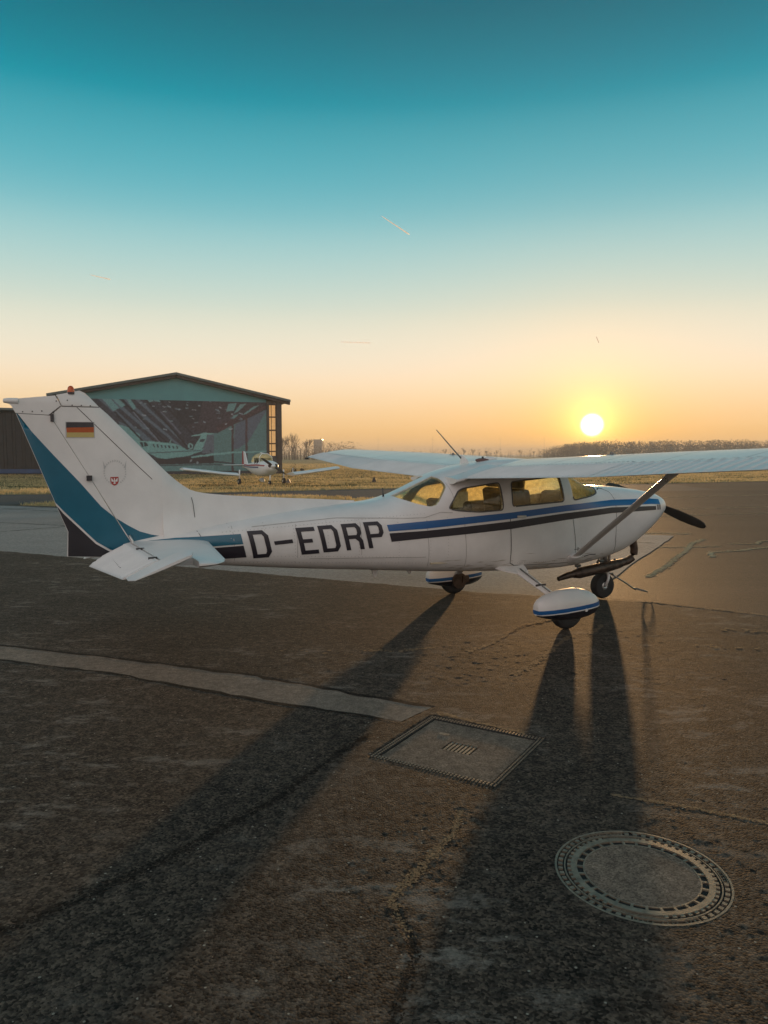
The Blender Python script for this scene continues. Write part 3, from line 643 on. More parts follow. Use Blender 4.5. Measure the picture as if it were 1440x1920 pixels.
# registration letters: cells are (x, z) in letter space, leaned and laid on the skin
LET = {'D': [[(0,0),(.78,0),(1,.2),(1,.8),(.78,1),(0,1)], [(.24,.14),(.24,.86),(.68,.86),(.76,.76),(.76,.24),(.68,.14)]],
       'E': [[(0,0),(.95,0),(.95,.15),(.24,.15),(.24,.43),(.74,.43),(.74,.57),(.24,.57),(.24,.85),(.98,.85),(.98,1),(0,1)]],
       'R': [[(0,0),(.24,0),(.24,.42),(.60,.42),(.76,.30),(.76,0),(1,0),(1,.34),(.88,.5),(1,.62),(1,.84),(.84,1),(0,1)], [(.24,.56),(.24,.86),(.70,.86),(.77,.79),(.77,.64),(.70,.56)]],
       'P': [[(0,0),(.24,0),(.24,.40),(.84,.40),(1,.56),(1,.84),(.84,1),(0,1)], [(.24,.54),(.24,.86),(.70,.86),(.77,.79),(.77,.62),(.70,.54)]]}
def letter(ch, x0, z0, w, h, lean, rise, side):
    def T(p): return (x0 + p[0] * w - lean * p[1], z0 + p[1] * h + rise * p[0])
    o = [T(p) for p in LET[ch][0]]; hole = [T(p) for p in LET[ch][1]] if len(LET[ch]) > 1 else None
    return decal('registration_letter', o, on_fus(side, .0055), M['letter'], plane, .07, hole=hole)
for s in (-1, 1):
    for ch, x0, z0 in (('D',-3.191,.878), ('E',-2.69,.894), ('D',-2.455,.908), ('R',-2.200,.919), ('P',-1.951,.931)):
        letter(ch, x0, z0, .20, .285, .068, .007, s)
    decal('registration_hyphen', [(-2.975,1.010),(-2.783,1.024),(-2.793,1.064),(-2.985,1.049)], on_fus(s, .0055), M['letter'], plane)
# --- cabin
def seat(x, y, w, bh):
    r = MB(); r.box((x, y, .93), (.46, w, .12)); so = rounded(r.build('seat', M['seat'], plane), .035)
    q = Matrix.Rotation(R(-10), 3, 'Y'); b = MB(); b.box((x - .26, y, .93 + bh / 2), (.11, w, bh), q); rounded(b.build('backrest', M['seat'], so), .04)
    if bh > .5:
        h = MB(); h.box((x - .33, y, .93 + bh + .09), (.09, w * .62, .17), q); rounded(h.build('headrest', M['seat'], so), .035)
    return so
for y in (-.24, .24): seat(.42, y, .42, .60)
seat(-.42, 0, .92, .48)
b = MB(); b.box((1.08, 0, 1.30), (.18, .86, .34)); rounded(b.build('instrument_panel', M['seat'], plane), .05)
b = MB(); b.tube([(1.1, -.24, 1.30), (.86, -.24, 1.30)], .014); b.tube([(.86, -.36, 1.36), (.86, -.33, 1.28), (.86, -.24, 1.27), (.86, -.15, 1.28), (.86, -.12, 1.36)], .013); b.build('control_wheel', M['propblack'], plane)
b = MB(); b.box((.0, 0, .72), (2.4, .88, .02)); b.build('cabin_floor', M['trim'], plane)
b = MB(); b.box((-.80, -.415, 1.43), (.20, .004, .18)); b.build('paper_pouch', M['paper'], plane)
# --- fin, dorsal fin, rudder
def fin_le(z): return -3.93 - .968 * (z - 1.70) if z < 2.413 else -4.62 - (z - 2.413) * 1.4
def fin_te(z): return -4.943 + (z - .978) * .05 if z < 1.212 else -4.931 - .367 * (z - 1.212)
def fin_hinge(z): return -4.386 - .5746 * (z - 1.129)
def fin_t(X, z):
    le, te = fin_le(z), fin_te(z); s = min(max((le - X) / (le - te), .0), 1); T = .058 - .022 * min(max((z - 1.1) / 1.4, 0), 1)
    y = 10 * (.2969 * math.sqrt(s) - .126 * s - .3516 * s * s + .2843 * s ** 3 - .1036 * s ** 4); top = min(1, max(0, (2.55 - z) / .12)) ** .5
    return max(.003, T * y * top)
def slab_loft(rows, name, m, th, ns=18, power=1.6):
    """rows: (front point, rear point) in X,Z; skinned on both sides with thickness th(X,Z)"""
    rings = []
    for (a, b) in rows:
        up = []
        for k in range(ns + 1):
            t = (k / ns) ** power; X = a[0] + (b[0] - a[0]) * t; Z = a[1] + (b[1] - a[1]) * t; up.append((X, Z))
        ring = [(X, th(X, Z), Z) for X, Z in up] + [(X, -th(X, Z), Z) for X, Z in up[::-1]]; rings.append(ring)
    b_ = MB(); b_.loft(rings); return b_.build(name, m, plane, deg=40)
def lerp2(a, b, t): return (a[0] + (b[0] - a[0]) * t, a[1] + (b[1] - a[1]) * t)
def rows_from(fr, re, sub=6):
    out = []
    for i in range(len(fr) - 1):
        for k in range(sub): out.append((lerp2(fr[i], fr[i + 1], k / sub), lerp2(re[i], re[i + 1], k / sub)))
    out.append((fr[-1], re[-1])); return out
finF = [(-3.88,1.06),(-3.90,1.27),(-3.94,1.70),(-4.54,2.325),(-4.58,2.36),(-4.62,2.397)]; finR = [(-4.375,1.06),(-4.465,1.27),(-4.705,1.70),(-5.050,2.305),(-5.005,2.345),(-4.945,2.397)]
slab_loft(rows_from(finF, finR), 'fin', M['white'], fin_t)
slab_loft(rows_from([(-4.625,2.40),(-4.66,2.44),(-4.705,2.49),(-4.745,2.527),(-4.79,2.547)], [(-4.95,2.40),(-4.962,2.43),(-4.975,2.462),(-4.985,2.485),(-4.995,2.498)], 3), 'fin_cap', M['white'], fin_t)
slab_loft(rows_from([(-4.425,.935),(-4.383,1.10),(-4.709,1.70),(-5.055,2.305)], [(-4.943,.975),(-4.931,1.212),(-5.11,1.70),(-5.337,2.318)]), 'rudder', M['white'], fin_t)
slab_loft(rows_from([(-5.06,2.312),(-4.955,2.392),(-4.97,2.43),(-4.995,2.475),(-5.005,2.492)], [(-5.34,2.324),(-5.37,2.385),(-5.395,2.41),(-5.41,2.43),(-5.40,2.445)], 3), 'rudder_horn_cap', M['white'], lambda X, z: max(.008, fin_t(X, z) * .9))
b = MB(); b.lathe([(.0, -.075), (.018, -.07), (.026, -.03), (.027, .05), (.0, .06)], 'x', 16, (-5.365, 0, 2.432)); b.build('tail_light', M['white'], plane, deg=40)
dz = pchip([-4.1,-3.93,-3.83,-3.75,-3.56,-2.97,-2.36,-1.95][::1], [1.86,1.70,1.623,1.578,1.541,1.493,1.456,1.43])
rings = []
for X in frange(-4.06, -1.95, .07):
    zt = dz(X); zb = FF[2](X) - .04; n = 8; h = []
    for k in range(n + 1):
        t = k / n; z = zb + (zt - zb) * t; base = .075 * min(1, (-1.9 - X) / .5 + .1); y = (.010 + base * (1 - t) ** 2.2 + .030 * min(1, (-1.95 - X) / 1.4) * (1 - t)) * (1 if k < n else .25); y = max(y, fin_t(X, z) + .003 if X < fin_le(z) else 0); h.append((X, y, z))
    rings.append([(p[0], -p[1], p[2]) for p in h] + h[::-1])
b = MB(); b.loft(rings); b.build('dorsal_fin', M['white'], plane, deg=40)
def on_fin(side, off=.003): return lambda X, z: (X, side * (fin_t(X, z) + off), z)
blue_edge = [(-5.352,2.352),(-5.208,2.151),(-5.035,1.94),(-4.811,1.677),(-4.628,1.444),(-4.509,1.337),(-4.389,1.254),(-4.281,1.19),(-4.166,1.152),(-4.05,1.13)]
wl = [(-5.022,1.472),(-4.959,1.391),(-4.823,1.244),(-4.684,1.094),(-4.566,1.016),(-4.484,.985),(-4.43,.97)]
def hx(z): return fin_hinge(z)
def split_poly(poly, keep_fwd, pad=.006):
    """part of a polygon ahead of or behind the hinge line"""
    out = []; n = len(poly); d = [(p[0] - (fin_hinge(p[1]) + (pad if keep_fwd else -pad))) * (1 if keep_fwd else -1) for p in poly]
    for i in range(n):
        j = (i + 1) % n
        if d[i] >= 0: out.append(poly[i])
        if d[i] * d[j] < 0: out.append(lerp2(poly[i], poly[j], d[i] / (d[i] - d[j])))
    return out
bluepoly = blue_edge + [(-4.05,1.02),(-4.40,.985)] + [(p[0] + .006, p[1] + .010) for p in wl[::-1]][1:-1] + [(-5.030, 1.492), (-5.345, 2.35)]
blackpoly = [(p[0] - .003, p[1] - .008) for p in wl] + [(-4.45,.945),(-4.935,.978),(-4.926,1.212)]
def clampte(poly): return [(max(p[0], fin_te(p[1]) + .002), p[1]) for p in poly]
for s in (-1, 1):
    F = on_fin(s, .0035)
    decal('blue_panel', clampte(split_poly(bluepoly, False)), F, M['blue'], plane, .06)
    fw = [p for p in split_poly(bluepoly, True)]
    decal('blue_panel', fw, F, M['blue'], plane, .06)
    decal('black_panel', clampte(split_poly(blackpoly, False)), on_fin(s, .006), M['dark'], plane, .06)
    fl = [(-4.917,2.246),(-4.677,2.249),(-4.675,2.203),(-4.676,2.153),(-4.676,2.107),(-4.916,2.105),(-4.914,2.150),(-4.917,2.195)]
    decal('flag_border', [(fl[0][0]-.008,fl[0][1]+.004),(fl[1][0]+.008,fl[1][1]+.004),(fl[4][0]+.008,fl[4][1]-.008),(fl[5][0]-.008,fl[5][1]-.008)], on_fin(s, .0025), M['greydecal'], plane)
    decal('flag_black_band', [fl[0], fl[1], fl[2], fl[7]], F, M['dark'], plane); decal('flag_red_band', [fl[7], fl[2], fl[3], fl[6]], F, M['flagred'], plane); decal('flag_gold_band', [fl[6], fl[3], fl[4], fl[5]], F, M['gold'], plane)
    # faded crest with a wreath and two points, red shield below
    cx, cz = -4.497, 1.772
    wreath = MB(); ww = []
    for k in range(26):
        a = R(-62) + R(304) * k / 25; r0, r1 = .082, .108; px, pz = cx + math.cos(a) * .098, cz + math.sin(a) * .112; tl = .020
        for sg in (-1, 1):
            b_ang = a + math.pi / 2 + sg * .75
            q = [(px, pz), (px + math.cos(b_ang) * tl + math.cos(a) * .006 * sg, pz + math.sin(b_ang) * tl), (px + math.cos(b_ang) * tl * .4 + math.cos(a) * .012 * sg, pz + math.sin(b_ang) * tl * .4 + math.sin(a) * .012 * sg)]
            wreath.add([F(*p) for p in q], [(0, 1, 2)])
    for sg in (-1, 1):
        q = [(cx + sg * .085, cz + .05), (cx + sg * .108, cz + .118), (cx + sg * .098, cz + .03)]; wreath.add([F(*p) for p in q], [(0, 1, 2)])
    wreath.build('faded_wreath_emblem', M['greydecal'], plane, fix=False)
    decal('shield', [(-4.540,1.727),(-4.466,1.729),(-4.466,1.682),(-4.478,1.658),(-4.503,1.644),(-4.528,1.658),(-4.540,1.682)], F, M['red'], plane)
    eg = MB(); G = on_fin(s, .0055)
    for q in ([(-4.508,1.718),(-4.498,1.718),(-4.496,1.66),(-4.510,1.66)], [(-4.533,1.715),(-4.527,1.718),(-4.509,1.69),(-4.512,1.682),(-4.531,1.684)], [(-4.473,1.715),(-4.479,1.718),(-4.497,1.69),(-4.494,1.682),(-4.475,1.684)], [(-4.520,1.668),(-4.503,1.676),(-4.486,1.668),(-4.503,1.664)]):
        n = len(q); eg.add([G(*p) for p in q], [tuple(range(n))])
    eg.build('shield_bird', M['white'], plane, fix=False)
    for pts in ([(-3.735,1.20),(-3.755,1.45),(-3.768,1.512)], [(-4.62,2.392),(-4.95,2.392)], [(-4.82,2.388),(-4.3,1.85),(-4.15,1.70)], [(-4.96,2.395),(-5.06,2.31)]):
        seamline(pts, s, .006, fn=on_fin(s, .002) if pts[0][0] < -4 else (lambda X, z, s=s: (X, s * (max(fin_t(X, z), .062 * (1 - min(1, max(0, (z - 1.18) / .36))) ** 2) + .012), z)))
b = MB()
for (X, Z) in [(-4.70,2.405),(-4.78,2.405),(-4.86,2.405),(-5.02,2.33),(-5.12,2.345),(-5.2,2.34),(-5.28,2.335),(-4.90,2.45),(-4.995,2.44)]:
    b.lathe([(0, -.003), (.006, -.003), (.006, .003), (0, .004)], 'y', 8, (X, -fin_t(X, Z) - .001, Z))
tag(b.build('cap_screws', M['seam'], plane), kind='stuff')
for c_, d_ in (((-4.73, -.055, 1.72), (.05, .03, .05)), ((-5.035, -.035, 2.285), (.03, .02, .07))):
    b = MB(); b.box(c_, d_); b.build('rudder_hinge', M['dark'], plane)
b = MB(); b.tube([(-4.38, -.065, 1.16), (-4.355, -.08, 1.10), (-4.385, -.09, 1.03), (-4.36, -.08, 1.0)], .012); b.build('rudder_horn_link', M['alu'], plane, smooth=True)
bc = MB(); bc.lathe([(0, 0), (.034, 0), (.034, .02), (0, .022)], 'z', 20, (-4.865, 0, 2.508)); bo = bc.build('beacon_base', M['dark'], plane)
bc = MB(); bc.lathe([(0.0, .0), (.031, .0), (.031, .02), (.027, .040), (.016, .055), (.0, .060)], 'z', 20, (-4.865, 0, 2.53)); bc.build('beacon_lens', M['amber'], plane, deg=50)
# --- tailplane and elevators
def thick(s, T): return T * 10 * (.2969 * math.sqrt(max(s, 0)) - .126 * s - .3516 * s * s + .2843 * s ** 3 - .1036 * s ** 4)
ZST = 1.062
for s in (-1, 1):
    rings = []
    ys = [.06, .4, .8, 1.2, 1.45, 1.452, 1.6, 1.67, 1.70]
    for y in ys:
        le = -3.61 - .22 * (y / 1.7) - (0 if y < 1.5 else ((y - 1.5) / .2) ** 2 * .10); te = -4.365 + .05 * (y / 1.7); te_cut = te if y <= 1.4501 else -4.07
        T = .042 * (1 - .35 * y / 1.7) * (1 if y < 1.69 else .35); ring = []
        xs = [0, .01, .03, .07, .14, .25, .4, .6, .8, 1.0]
        pts = []
        for t in xs:
            X = le + (te_cut - le) * t; sc_ = (le - X) / (le - (te - .42)); pts.append((X, thick(sc_, T)))
        ring = [(X, s * y, ZST + h) for X, h in pts] + [(X, s * y, ZST - h) for X, h in pts[::-1]]
        rings.append(ring)
    b = MB(); b.loft(rings); b.build('tailplane', M['white'], plane, deg=40)
    # elevator, drooped about its hinge line
    al = R(21); h0 = Vector((-4.378, s * .10, ZST)); h1 = Vector((-4.330, s * 1.70, ZST)); axis = (h1 - h0).normalized()
    rot = Matrix.Rotation(al * (1 if s > 0 else -1) * -1, 4, axis)
    def ev(X, y, z):
        base = h0.lerp(h1, (abs(y) - .10) / 1.6); p = Vector((X, y, ZST + z)); return tuple(base + (rot @ (p - base)))
    rings = []; ny = 270
    for k in range(ny + 1):
        y = .10 + (1.455 - .10) * k / ny; hxx = -4.378 + .03 * (y - .1); ch = .45 - .16 * (y - .1) / 1.6; te = hxx - ch
        if y < .28: te += (.28 - y) * .9
        rid = .014 * max(0, 1 - abs(((y / .075) % 1) - .5) * 2 / .35)
        up = []
        for t in (0, .04, .12, .2, .5, .8, .93, 1):
            X = hxx + (te - hxx) * t; hh = .026 * (1 - t) ** .9 + .002; up.append((X, hh + (rid if .1 < t < .95 else 0)))
        rings.append([ev(X, s * y, h) for X, h in up] + [ev(X, s * y, -h) for X, h in up[::-1]])
    b = MB(); b.loft(rings); eo = b.build('elevator', M['white'], plane, deg=30)
    rings = []
    for y in (1.457, 1.5, 1.6, 1.67, 1.70):
        fx = -4.085 - (0 if y < 1.6 else (y - 1.6) * .25); te = -4.338 - .285 + (0 if y < 1.6 else (y - 1.6) * .4); up = []
        for t in (0, .02, .08, .2, .45, .7, 1):
            X = fx + (te - fx) * t; up.append((X, .002 + (.024 if y < 1.69 else .010) * math.sin(math.pi * min(1, .04 + t * .96) ** .6)))
        rings.append([ev(X, s * y, h) for X, h in up] + [ev(X, s * y, -h) for X, h in up[::-1]])
    b = MB(); b.loft(rings); b.build('elevator_horn', M['white'], eo, deg=40)
    for y in (.62, 1.30): b = MB(); b.box((-4.365, s * y, ZST + .022), (.07, .03, .02)); b.build('elevator_hinge', M['seam'], plane)
    if s < 0:
        b = MB(); b.loft([[ev(-4.60, s * y, .017), ev(-4.606, s * y, .017), ev(-4.606, s * y, .010), ev(-4.60, s * y, .010)] for y in (.45, .75, 1.05)]); b.build('trim_tab_seam', M['seam'], eo)
# --- wings
def naca(x, up):
    yt = .6 * (.2969 * math.sqrt(x) - .126 * x - .3516 * x * x + .2843 * x ** 3 - .1036 * x ** 4); m_, p_ = .02, .4
    yc = m_ / p_ ** 2 * (2 * p_ * x - x * x) if x < p_ else m_ / (1 - p_) ** 2 * (1 - 2 * p_ + 2 * p_ * x - x * x); return yc + (yt if up else -yt)
def wing_pt(y, x, up, dzz=0):
    a = abs(y); t = max(0, (a - 2.55) / 2.8); c = 1.63 - .50 * t; lex = .80 - .16 * t; zle = 1.800 + .034 * a; inc = .087 - .02 * t
    return (lex - x * c, y, zle - inc * x * c + c * naca(x, up) + dzz)
XU = [.70, .6, .5, .4, .3, .22, .15, .10, .06, .03, .012, .003, 0]
SEAMS = []
for s in (-1, 1):
    rings = []
    for a in [0.0, .3, .55, 1, 1.5, 2, 2.55, 3.1, 3.7, 4.3, 4.9, 5.30]:
        y = s * a; rings.append([wing_pt(y, x, True) for x in XU] + [wing_pt(y, x, False) for x in XU[-2::-1]])
    b = MB(); b.loft(rings); wo_ = b.build('wing', M['white'], plane, deg=40)
    # tip: full chord, thinning and drooping outwards
    rings = []; XF = [1.0, .85] + XU; 
    for a, th_, dr_, sq in [(5.302,1,0,0),(5.36,.94,-.004,.0),(5.42,.7,-.014,.03),(5.465,.4,-.028,.07),(5.485,.12,-.04,.12)]:
        y = s * a; up = [wing_pt(y, x, True) for x in XF]; lo = [wing_pt(y, x, False) for x in XF[-2::-1]]; pts = up + lo; o_ = []
        for i, p in enumerate(pts):
            xx = XF[i] if i < len(XF) else XF[-2::-1][i - len(XF)]; u_, l_ = wing_pt(y, xx, True), wing_pt(y, xx, False); mid = (u_[2] + l_[2]) / 2
            o_.append((p[0] - (sq * 1.2 * (1 - xx) if xx < .5 else -sq * .2 * (xx - .5)), y, mid + (p[2] - mid) * th_ + dr_))
        rings.append(o_)
    b = MB(); b.loft(rings); tp = b.build('wing_tip', M['white'], wo_, deg=40)
    b = MB(); q = wing_pt(s * 5.485, 1.0, True); b.lathe([(0, -.04), (.014, -.03), (.016, .03), (0, .05)], 'x', 10, (q[0] + .02, q[1], q[2] - .04)); b.build('tip_light', M['dark'], wo_, smooth=True)
    def surf(name, a0, a1, pitch, amp, gap=.0085, wid=.5):
        rings = []; n = max(8, int((a1 - a0) / pitch * 8))
        for k in range(n + 1):
            a = a0 + (a1 - a0) * k / n; y = s * a; fr_ = ((a - a0) / pitch) % 1; rid = amp * max(0, 1 - abs(fr_ - .5) * 2 / wid); edge = (k == 0 or k == n)
            xs = [.70 + gap, .73, .80, .88, .95, .985, 1.0]; up = []; lo = []
            for x in xs:
                r_ = 0 if (edge or x > .99 or x < .715) else rid
                up.append(wing_pt(y, x, True, r_)); lo.append(wing_pt(y, x, False, -.3 * r_ - (.002 if x > .99 else 0)))
            rings.append(up + lo[::-1])
        b = MB(); b.loft(rings); return b.build(name, M['white'], plane, deg=30)
    surf('flap', .545, 2.545, .068, .017); surf('aileron', 2.565, 5.295, .115, .014, wid=.36)
    # skin joints and rivet rows on the wing
    def wseam(pts, w, up=True, name='wing_seam', dash=0):
        b = MB()
        for (y0, x0), (y1, x1) in zip(pts, pts[1:]):
            n = max(2, int(max(abs(y1 - y0), abs(x1 - x0) * 1.5) / (dash if dash else .10)))
            for k in range(n):
                if dash and k % 2: continue
                ya, xa = y0 + (y1 - y0) * k / n, x0 + (x1 - x0) * k / n; yb, xb = y0 + (y1 - y0) * (k + 1) / n, x0 + (x1 - x0) * (k + 1) / n
                A, B_ = Vector(wing_pt(s * ya, xa, up, .002)), Vector(wing_pt(s * yb, xb, up, .002)); d = Vector((1, 0, 0)) if abs(yb - ya) > abs(xb - xa) * 1.6 else Vector((0, 1, 0)); d *= w / 2
                b.add([A - d, A + d, B_ + d, B_ - d], [(0, 1, 2, 3)])
        o = b.build(name, M['seam'], wo_, fix=False); return tag(o, kind='stuff') if dash else o
    for a in (.55, 1.35, 2.1, 2.9, 3.7, 4.5, 5.29): wseam([(a, .69), (a, .05)], .004)
    wseam([(.55, .30), (5.29, .30)], .004); wseam([(.1, .665), (2.55, .665)], .012, dash=.03, name='rivet_row'); wseam([(2.55, .68), (5.29, .68)], .006, dash=.05, name='rivet_row')
    b = MB(); fx, fy, fz = wing_pt(s * 1.6, .28, True); b.lathe([(0, 0), (.055, 0), (.055, .008), (.02, .012), (.02, .03), (0, .032)], 'z', 18, (fx, fy, fz - .004)); b.build('fuel_cap', M['steel'], wo_, deg=40)
    # strut
    lo_, hi_ = Vector((.84, s * .475, .672)), Vector((.30, s * 2.52, wing_pt(2.52, .31, False)[2] + .02)); t = (hi_ - lo_).normalized(); u = Vector((1, 0, 0)) - t * t.x; u.normalize(); w_ = t.cross(u)
    rings = []
    for k, f_ in enumerate((0, .06, .92, 1.0)):
        c = lo_.lerp(hi_, f_); ch = (.055, .062, .062, .09)[k]; rings.append([c + u * ch * math.cos(a_) + w_ * .019 * math.sin(a_) for a_ in [2 * math.pi * i / 20 for i in range(20)]])
    b = MB(); b.loft(rings); so = b.build('wing_strut', M['white'], plane, deg=50)
    b = MB(); b.loft([[lo_ + Vector((-.02, 0, 0)) + u * r * math.cos(a_) * 1.5 + w_ * r * .7 * math.sin(a_) + t * h_ for a_ in [2 * math.pi * i / 14 for i in range(14)]] for r, h_ in ((.075, -.05), (.07, .02), (.05, .07))]); b.build('strut_fairing', M['white'], so, deg=50)
    b = MB(); rp = hi_.lerp(lo_, .06) + Vector((-.06, s * .02, -.03)); b.tube([rp + Vector((.018 * math.cos(a_), 0, .018 * math.sin(a_))) for a_ in [2 * math.pi * i / 10 for i in range(11)]], .004, 5); b.build('tie_down_ring', M['steel'], so)
# root fairing over the cabin sides
for s in (-1, 1):
    rings = []
    for x in (.70, .78, .86, .94, 1.0, 1.06):
        p = wing_pt(s * .54, min(x, 1.0), True); zf = p[2] - max(0, x - 1) * .25; X = .80 - 1.63 * x
        rings.append([(X, s * .20, zf + .03), (X, s * .40, zf + .022), (X, s * .50, zf + .008), (X, s * .543, zf), (X, s * .543, zf - .02), (X, s * .46, zf - .05), (X, s * .2, zf - .06)])
    b = MB(); b.loft(rings); b.build('root_fairing', M['white'], plane, deg=50)
# aerials on roof and belly
b = MB(); b.tube([(-.50, 0, 1.868), (-.66, 0, 2.02), (-.88, 0, 2.235)], [.010, .008, .005], 6); ao = b.build('whip_aerial', M['steel'], plane, smooth=True)
b = MB(); b.prism([(-.55,1.83),(-.43,1.85),(-.455,1.885),(-.53,1.945)], 'y', -.012, .012); b.build('aerial_foot', M['white'], ao)
b = MB(); b.tube([(-1.58, 0, 1.45), (-1.585, 0, 1.50), (-1.59, 0, 1.565)], [.016, .007, .005], 8); b.build('rod_aerial', M['dark'], plane, smooth=True)
b = MB(); b.tube([(-2.05, 0, 1.44), (-2.06, 0, 1.475)], .004, 5); b.build('wire_stub', M['steel'], plane)
for (X, y, m_) in ((-.27, -.06, 'podred'), (-.12, -.02, 'white')):
    b = MB(); b.lathe([(0, -.10), (.014, -.09), (.024, -.05), (.024, .04), (.012, .09), (0, .10)], 'x', 12, (X, y, FF[2](X) + .008)); b.build('roof_pod', M[m_], plane, smooth=True)
b = MB(); b.lathe([(0, 0), (.03, 0), (.03, .012), (.012, .016), (.012, .035), (0, .036)], 'z', 12, (-.02, .3, 1.885)); b.build('vent_cap', M['seam'], plane)
for X, h in ((-1.70, .10), (-1.25, .05)):
    b = MB(); b.prism([(X - .05, FF[1](X) + .02), (X + .05, FF[1](X) + .02), (X + .02, FF[1](X) - h), (X - .0, FF[1](X) - h)], 'y', -.012, .012); b.build('belly_aerial', M['white'], plane)
# --- main gear
def pant_ring(X, n=28):
    t = (X + .37) / .89; t = min(max(t, 0), 1)
    prof = [(0,.05,.19,.33),(.04,.075,.165,.365),(.15,.11,.14,.405),(.35,.135,.105,.445),(.6,.135,.10,.455),(.78,.12,.12,.42),(.9,.09,.15,.365),(.97,.05,.19,.31),(1,.015,.235,.265)]
    w = np.interp(t, [p[0] for p in prof], [p[1] for p in prof]); lo = np.interp(t, [p[0] for p in prof], [p[2] for p in prof]); hi = np.interp(t, [p[0] for p in prof], [p[3] for p in prof])
    zc = .235; ring = []
    for k in range(n):
        a = 2 * math.pi * k / n; c, d = math.cos(a), math.sin(a); ring.append((X, w * math.copysign(abs(c) ** .8, c), zc + ((hi - zc) if d > 0 else (zc - lo)) * math.copysign(abs(d) ** .85, d)))
    return ring
for s in (-1, 1):
    AX = Vector((.13, s * 1.19, 0))
    pb = MB(); pb.loft([pant_ring(x) for x in [-.37,-.355,-.33] + frange(-.30, .42, .04) + [.45,.475,.495,.51,.52]]); po = pb.build('wheel_fairing', [M['white'], M['stripe_blue'], M['dark']], plane); po.location = (AX.x - .07, AX.y, 0)
    bm = bmesh.new(); bm.from_mesh(po.data); sl_ = .05
    no = Vector((-sl_, 0, 1)).normalized()
    for h in (.262, .218, .205): bmesh.ops.bisect_plane(bm, geom=list(bm.verts) + list(bm.edges) + list(bm.faces), plane_co=(0, 0, h), plane_no=no)
    for f in bm.faces:
        c = f.calc_center_median(); h = c.z - sl_ * c.x; f.material_index = 1 if .218 < h < .262 else (2 if h < .205 else 0)
    bm.to_mesh(po.data); bm.free(); autosmooth(po, 50)
    ty = MB(); R_ = .195; ty.lathe([(.075, -.07), (.13, -.078), (.17, -.072), (.188, -.045), (R_, 0), (.188, .045), (.17, .072), (.13, .078), (.075, .07)], 'y', 36, (AX.x - .02, AX.y, R_)); wh = ty.build('main_wheel', M['rubber'], plane, deg=50)
    hb = MB(); hb.lathe([(0, -.05), (.078, -.055), (.078, .055), (0, .05)], 'y', 24, (AX.x - .02, AX.y, R_)); hb.build('hub', M['alu'], wh, deg=40)
    if s > 0:   # inboard side open: brake and axle seen
        br = MB(); br.lathe([(0, 0), (.11, 0), (.11, .03), (0, .03)], 'y', 22, (AX.x - .02, AX.y - s * .17, R_ + .01)); br.box((AX.x + .07, AX.y - s * .16, R_ + .03), (.10, .05, .09)); br.build('brake', M['exhaust'], wh)
    kn = MB(); kn.lathe([(0, 0), (.018, 0), (.018, .012), (0, .012)], 'y', 14, (AX.x + .16, AX.y + s * .128 - .006, .215)); kn.build('fairing_cap', M['white'], plane)
    # spring leg
    path = [(-.05, .40, .60, .075, .030), (-.04, .55, .555, .072, .028), (.02, .80, .44, .065, .026), (.09, 1.02, .325, .058, .024), (.12, 1.12, .26, .055, .024)]
    rings = []
    for i, (X, y, z, cw, th_) in enumerate(path):
        a_, b_ = path[max(0, i - 1)], path[min(len(path) - 1, i + 1)]; t = Vector((b_[0] - a_[0], s * (b_[1] - a_[1]), b_[2] - a_[2])).normalized(); u = Vector((1, 0, 0)) - t * t.x; u.normalize(); w_ = t.cross(u); c = Vector((X, s * y, z))
        rings.append([c + u * cw * math.cos(q) + w_ * th_ * math.sin(q) for q in [2 * math.pi * k / 16 for k in range(16)]])
    b = MB(); b.loft(rings); lg = b.build('gear_leg', M['white'], plane, deg=60)
    b = MB(); b.loft([[(X_, s * y_, z_) for X_, y_, z_ in pts] for pts in ([(-.32, .38, .60), (.09, .38, .60), (.09, .38, .66), (-.32, .38, .64)], [(-.22, .50, .565), (.07, .50, .555), (.07, .50, .60), (-.22, .50, .585)], [(-.13, .58, .545), (.05, .58, .52), (.05, .58, .565), (-.13, .58, .56)])]); b.build('leg_fairing', M['white'], lg, deg=50)
    b = MB(); b.tube([(-.05, s * .55, .60), (.0, s * .78, .485), (.07, s * 1.0, .365)], .008, 6); b.build('brake_line', M['steel'], lg, smooth=True)
    b = MB(); b.box((.03, s * .84, .442), (.13, .03, .02), Matrix.Rotation(s * R(26), 3, 'X')); b.build('step_clamp', M['seam'], lg)
# --- nose gear, no fairing
NX = 1.74
ty = MB(); ty.lathe([(.07, -.055), (.12, -.065), (.155, -.06), (.170, -.035), (.175, 0), (.170, .035), (.155, .06), (.12, .065), (.07, .055)], 'y', 36, (NX, 0, .175)); wh = ty.build('nose_wheel', M['rubber'], plane, deg=50)
hb = MB(); hb.lathe([(0, -.045), (.03, -.06), (.072, -.05), (.072, .05), (.03, .06), (0, .045)], 'y', 24, (NX, 0, .175)); hb.build('hub', M['alu'], wh, deg=40)
b = MB()
for s in (-1, 1): b.tube([(NX - .01, s * .075, .175), (NX + .03, s * .085, .28), (NX + .05, s * .05, .40)], [.016, .02, .022], 8)
b.tube([(NX + .05, -.06, .40), (NX + .05, .06, .40)], .025, 8); b.build('nose_fork', M['white'], plane, smooth=True)
b = MB(); b.tube([(NX + .05, 0, .38), (NX + .01, 0, .75)], [.034, .038], 14); b.build('nose_strut', M['steel'], plane, smooth=True)
b = MB(); b.tube([(NX - .03, 0, .42), (NX - .10, 0, .50), (NX - .04, 0, .58)], .014, 6); b.tube([(NX + .14, .03, .60), (NX + .14, .03, .40)], .02, 8); b.build('torque_link', M['steel'], plane)
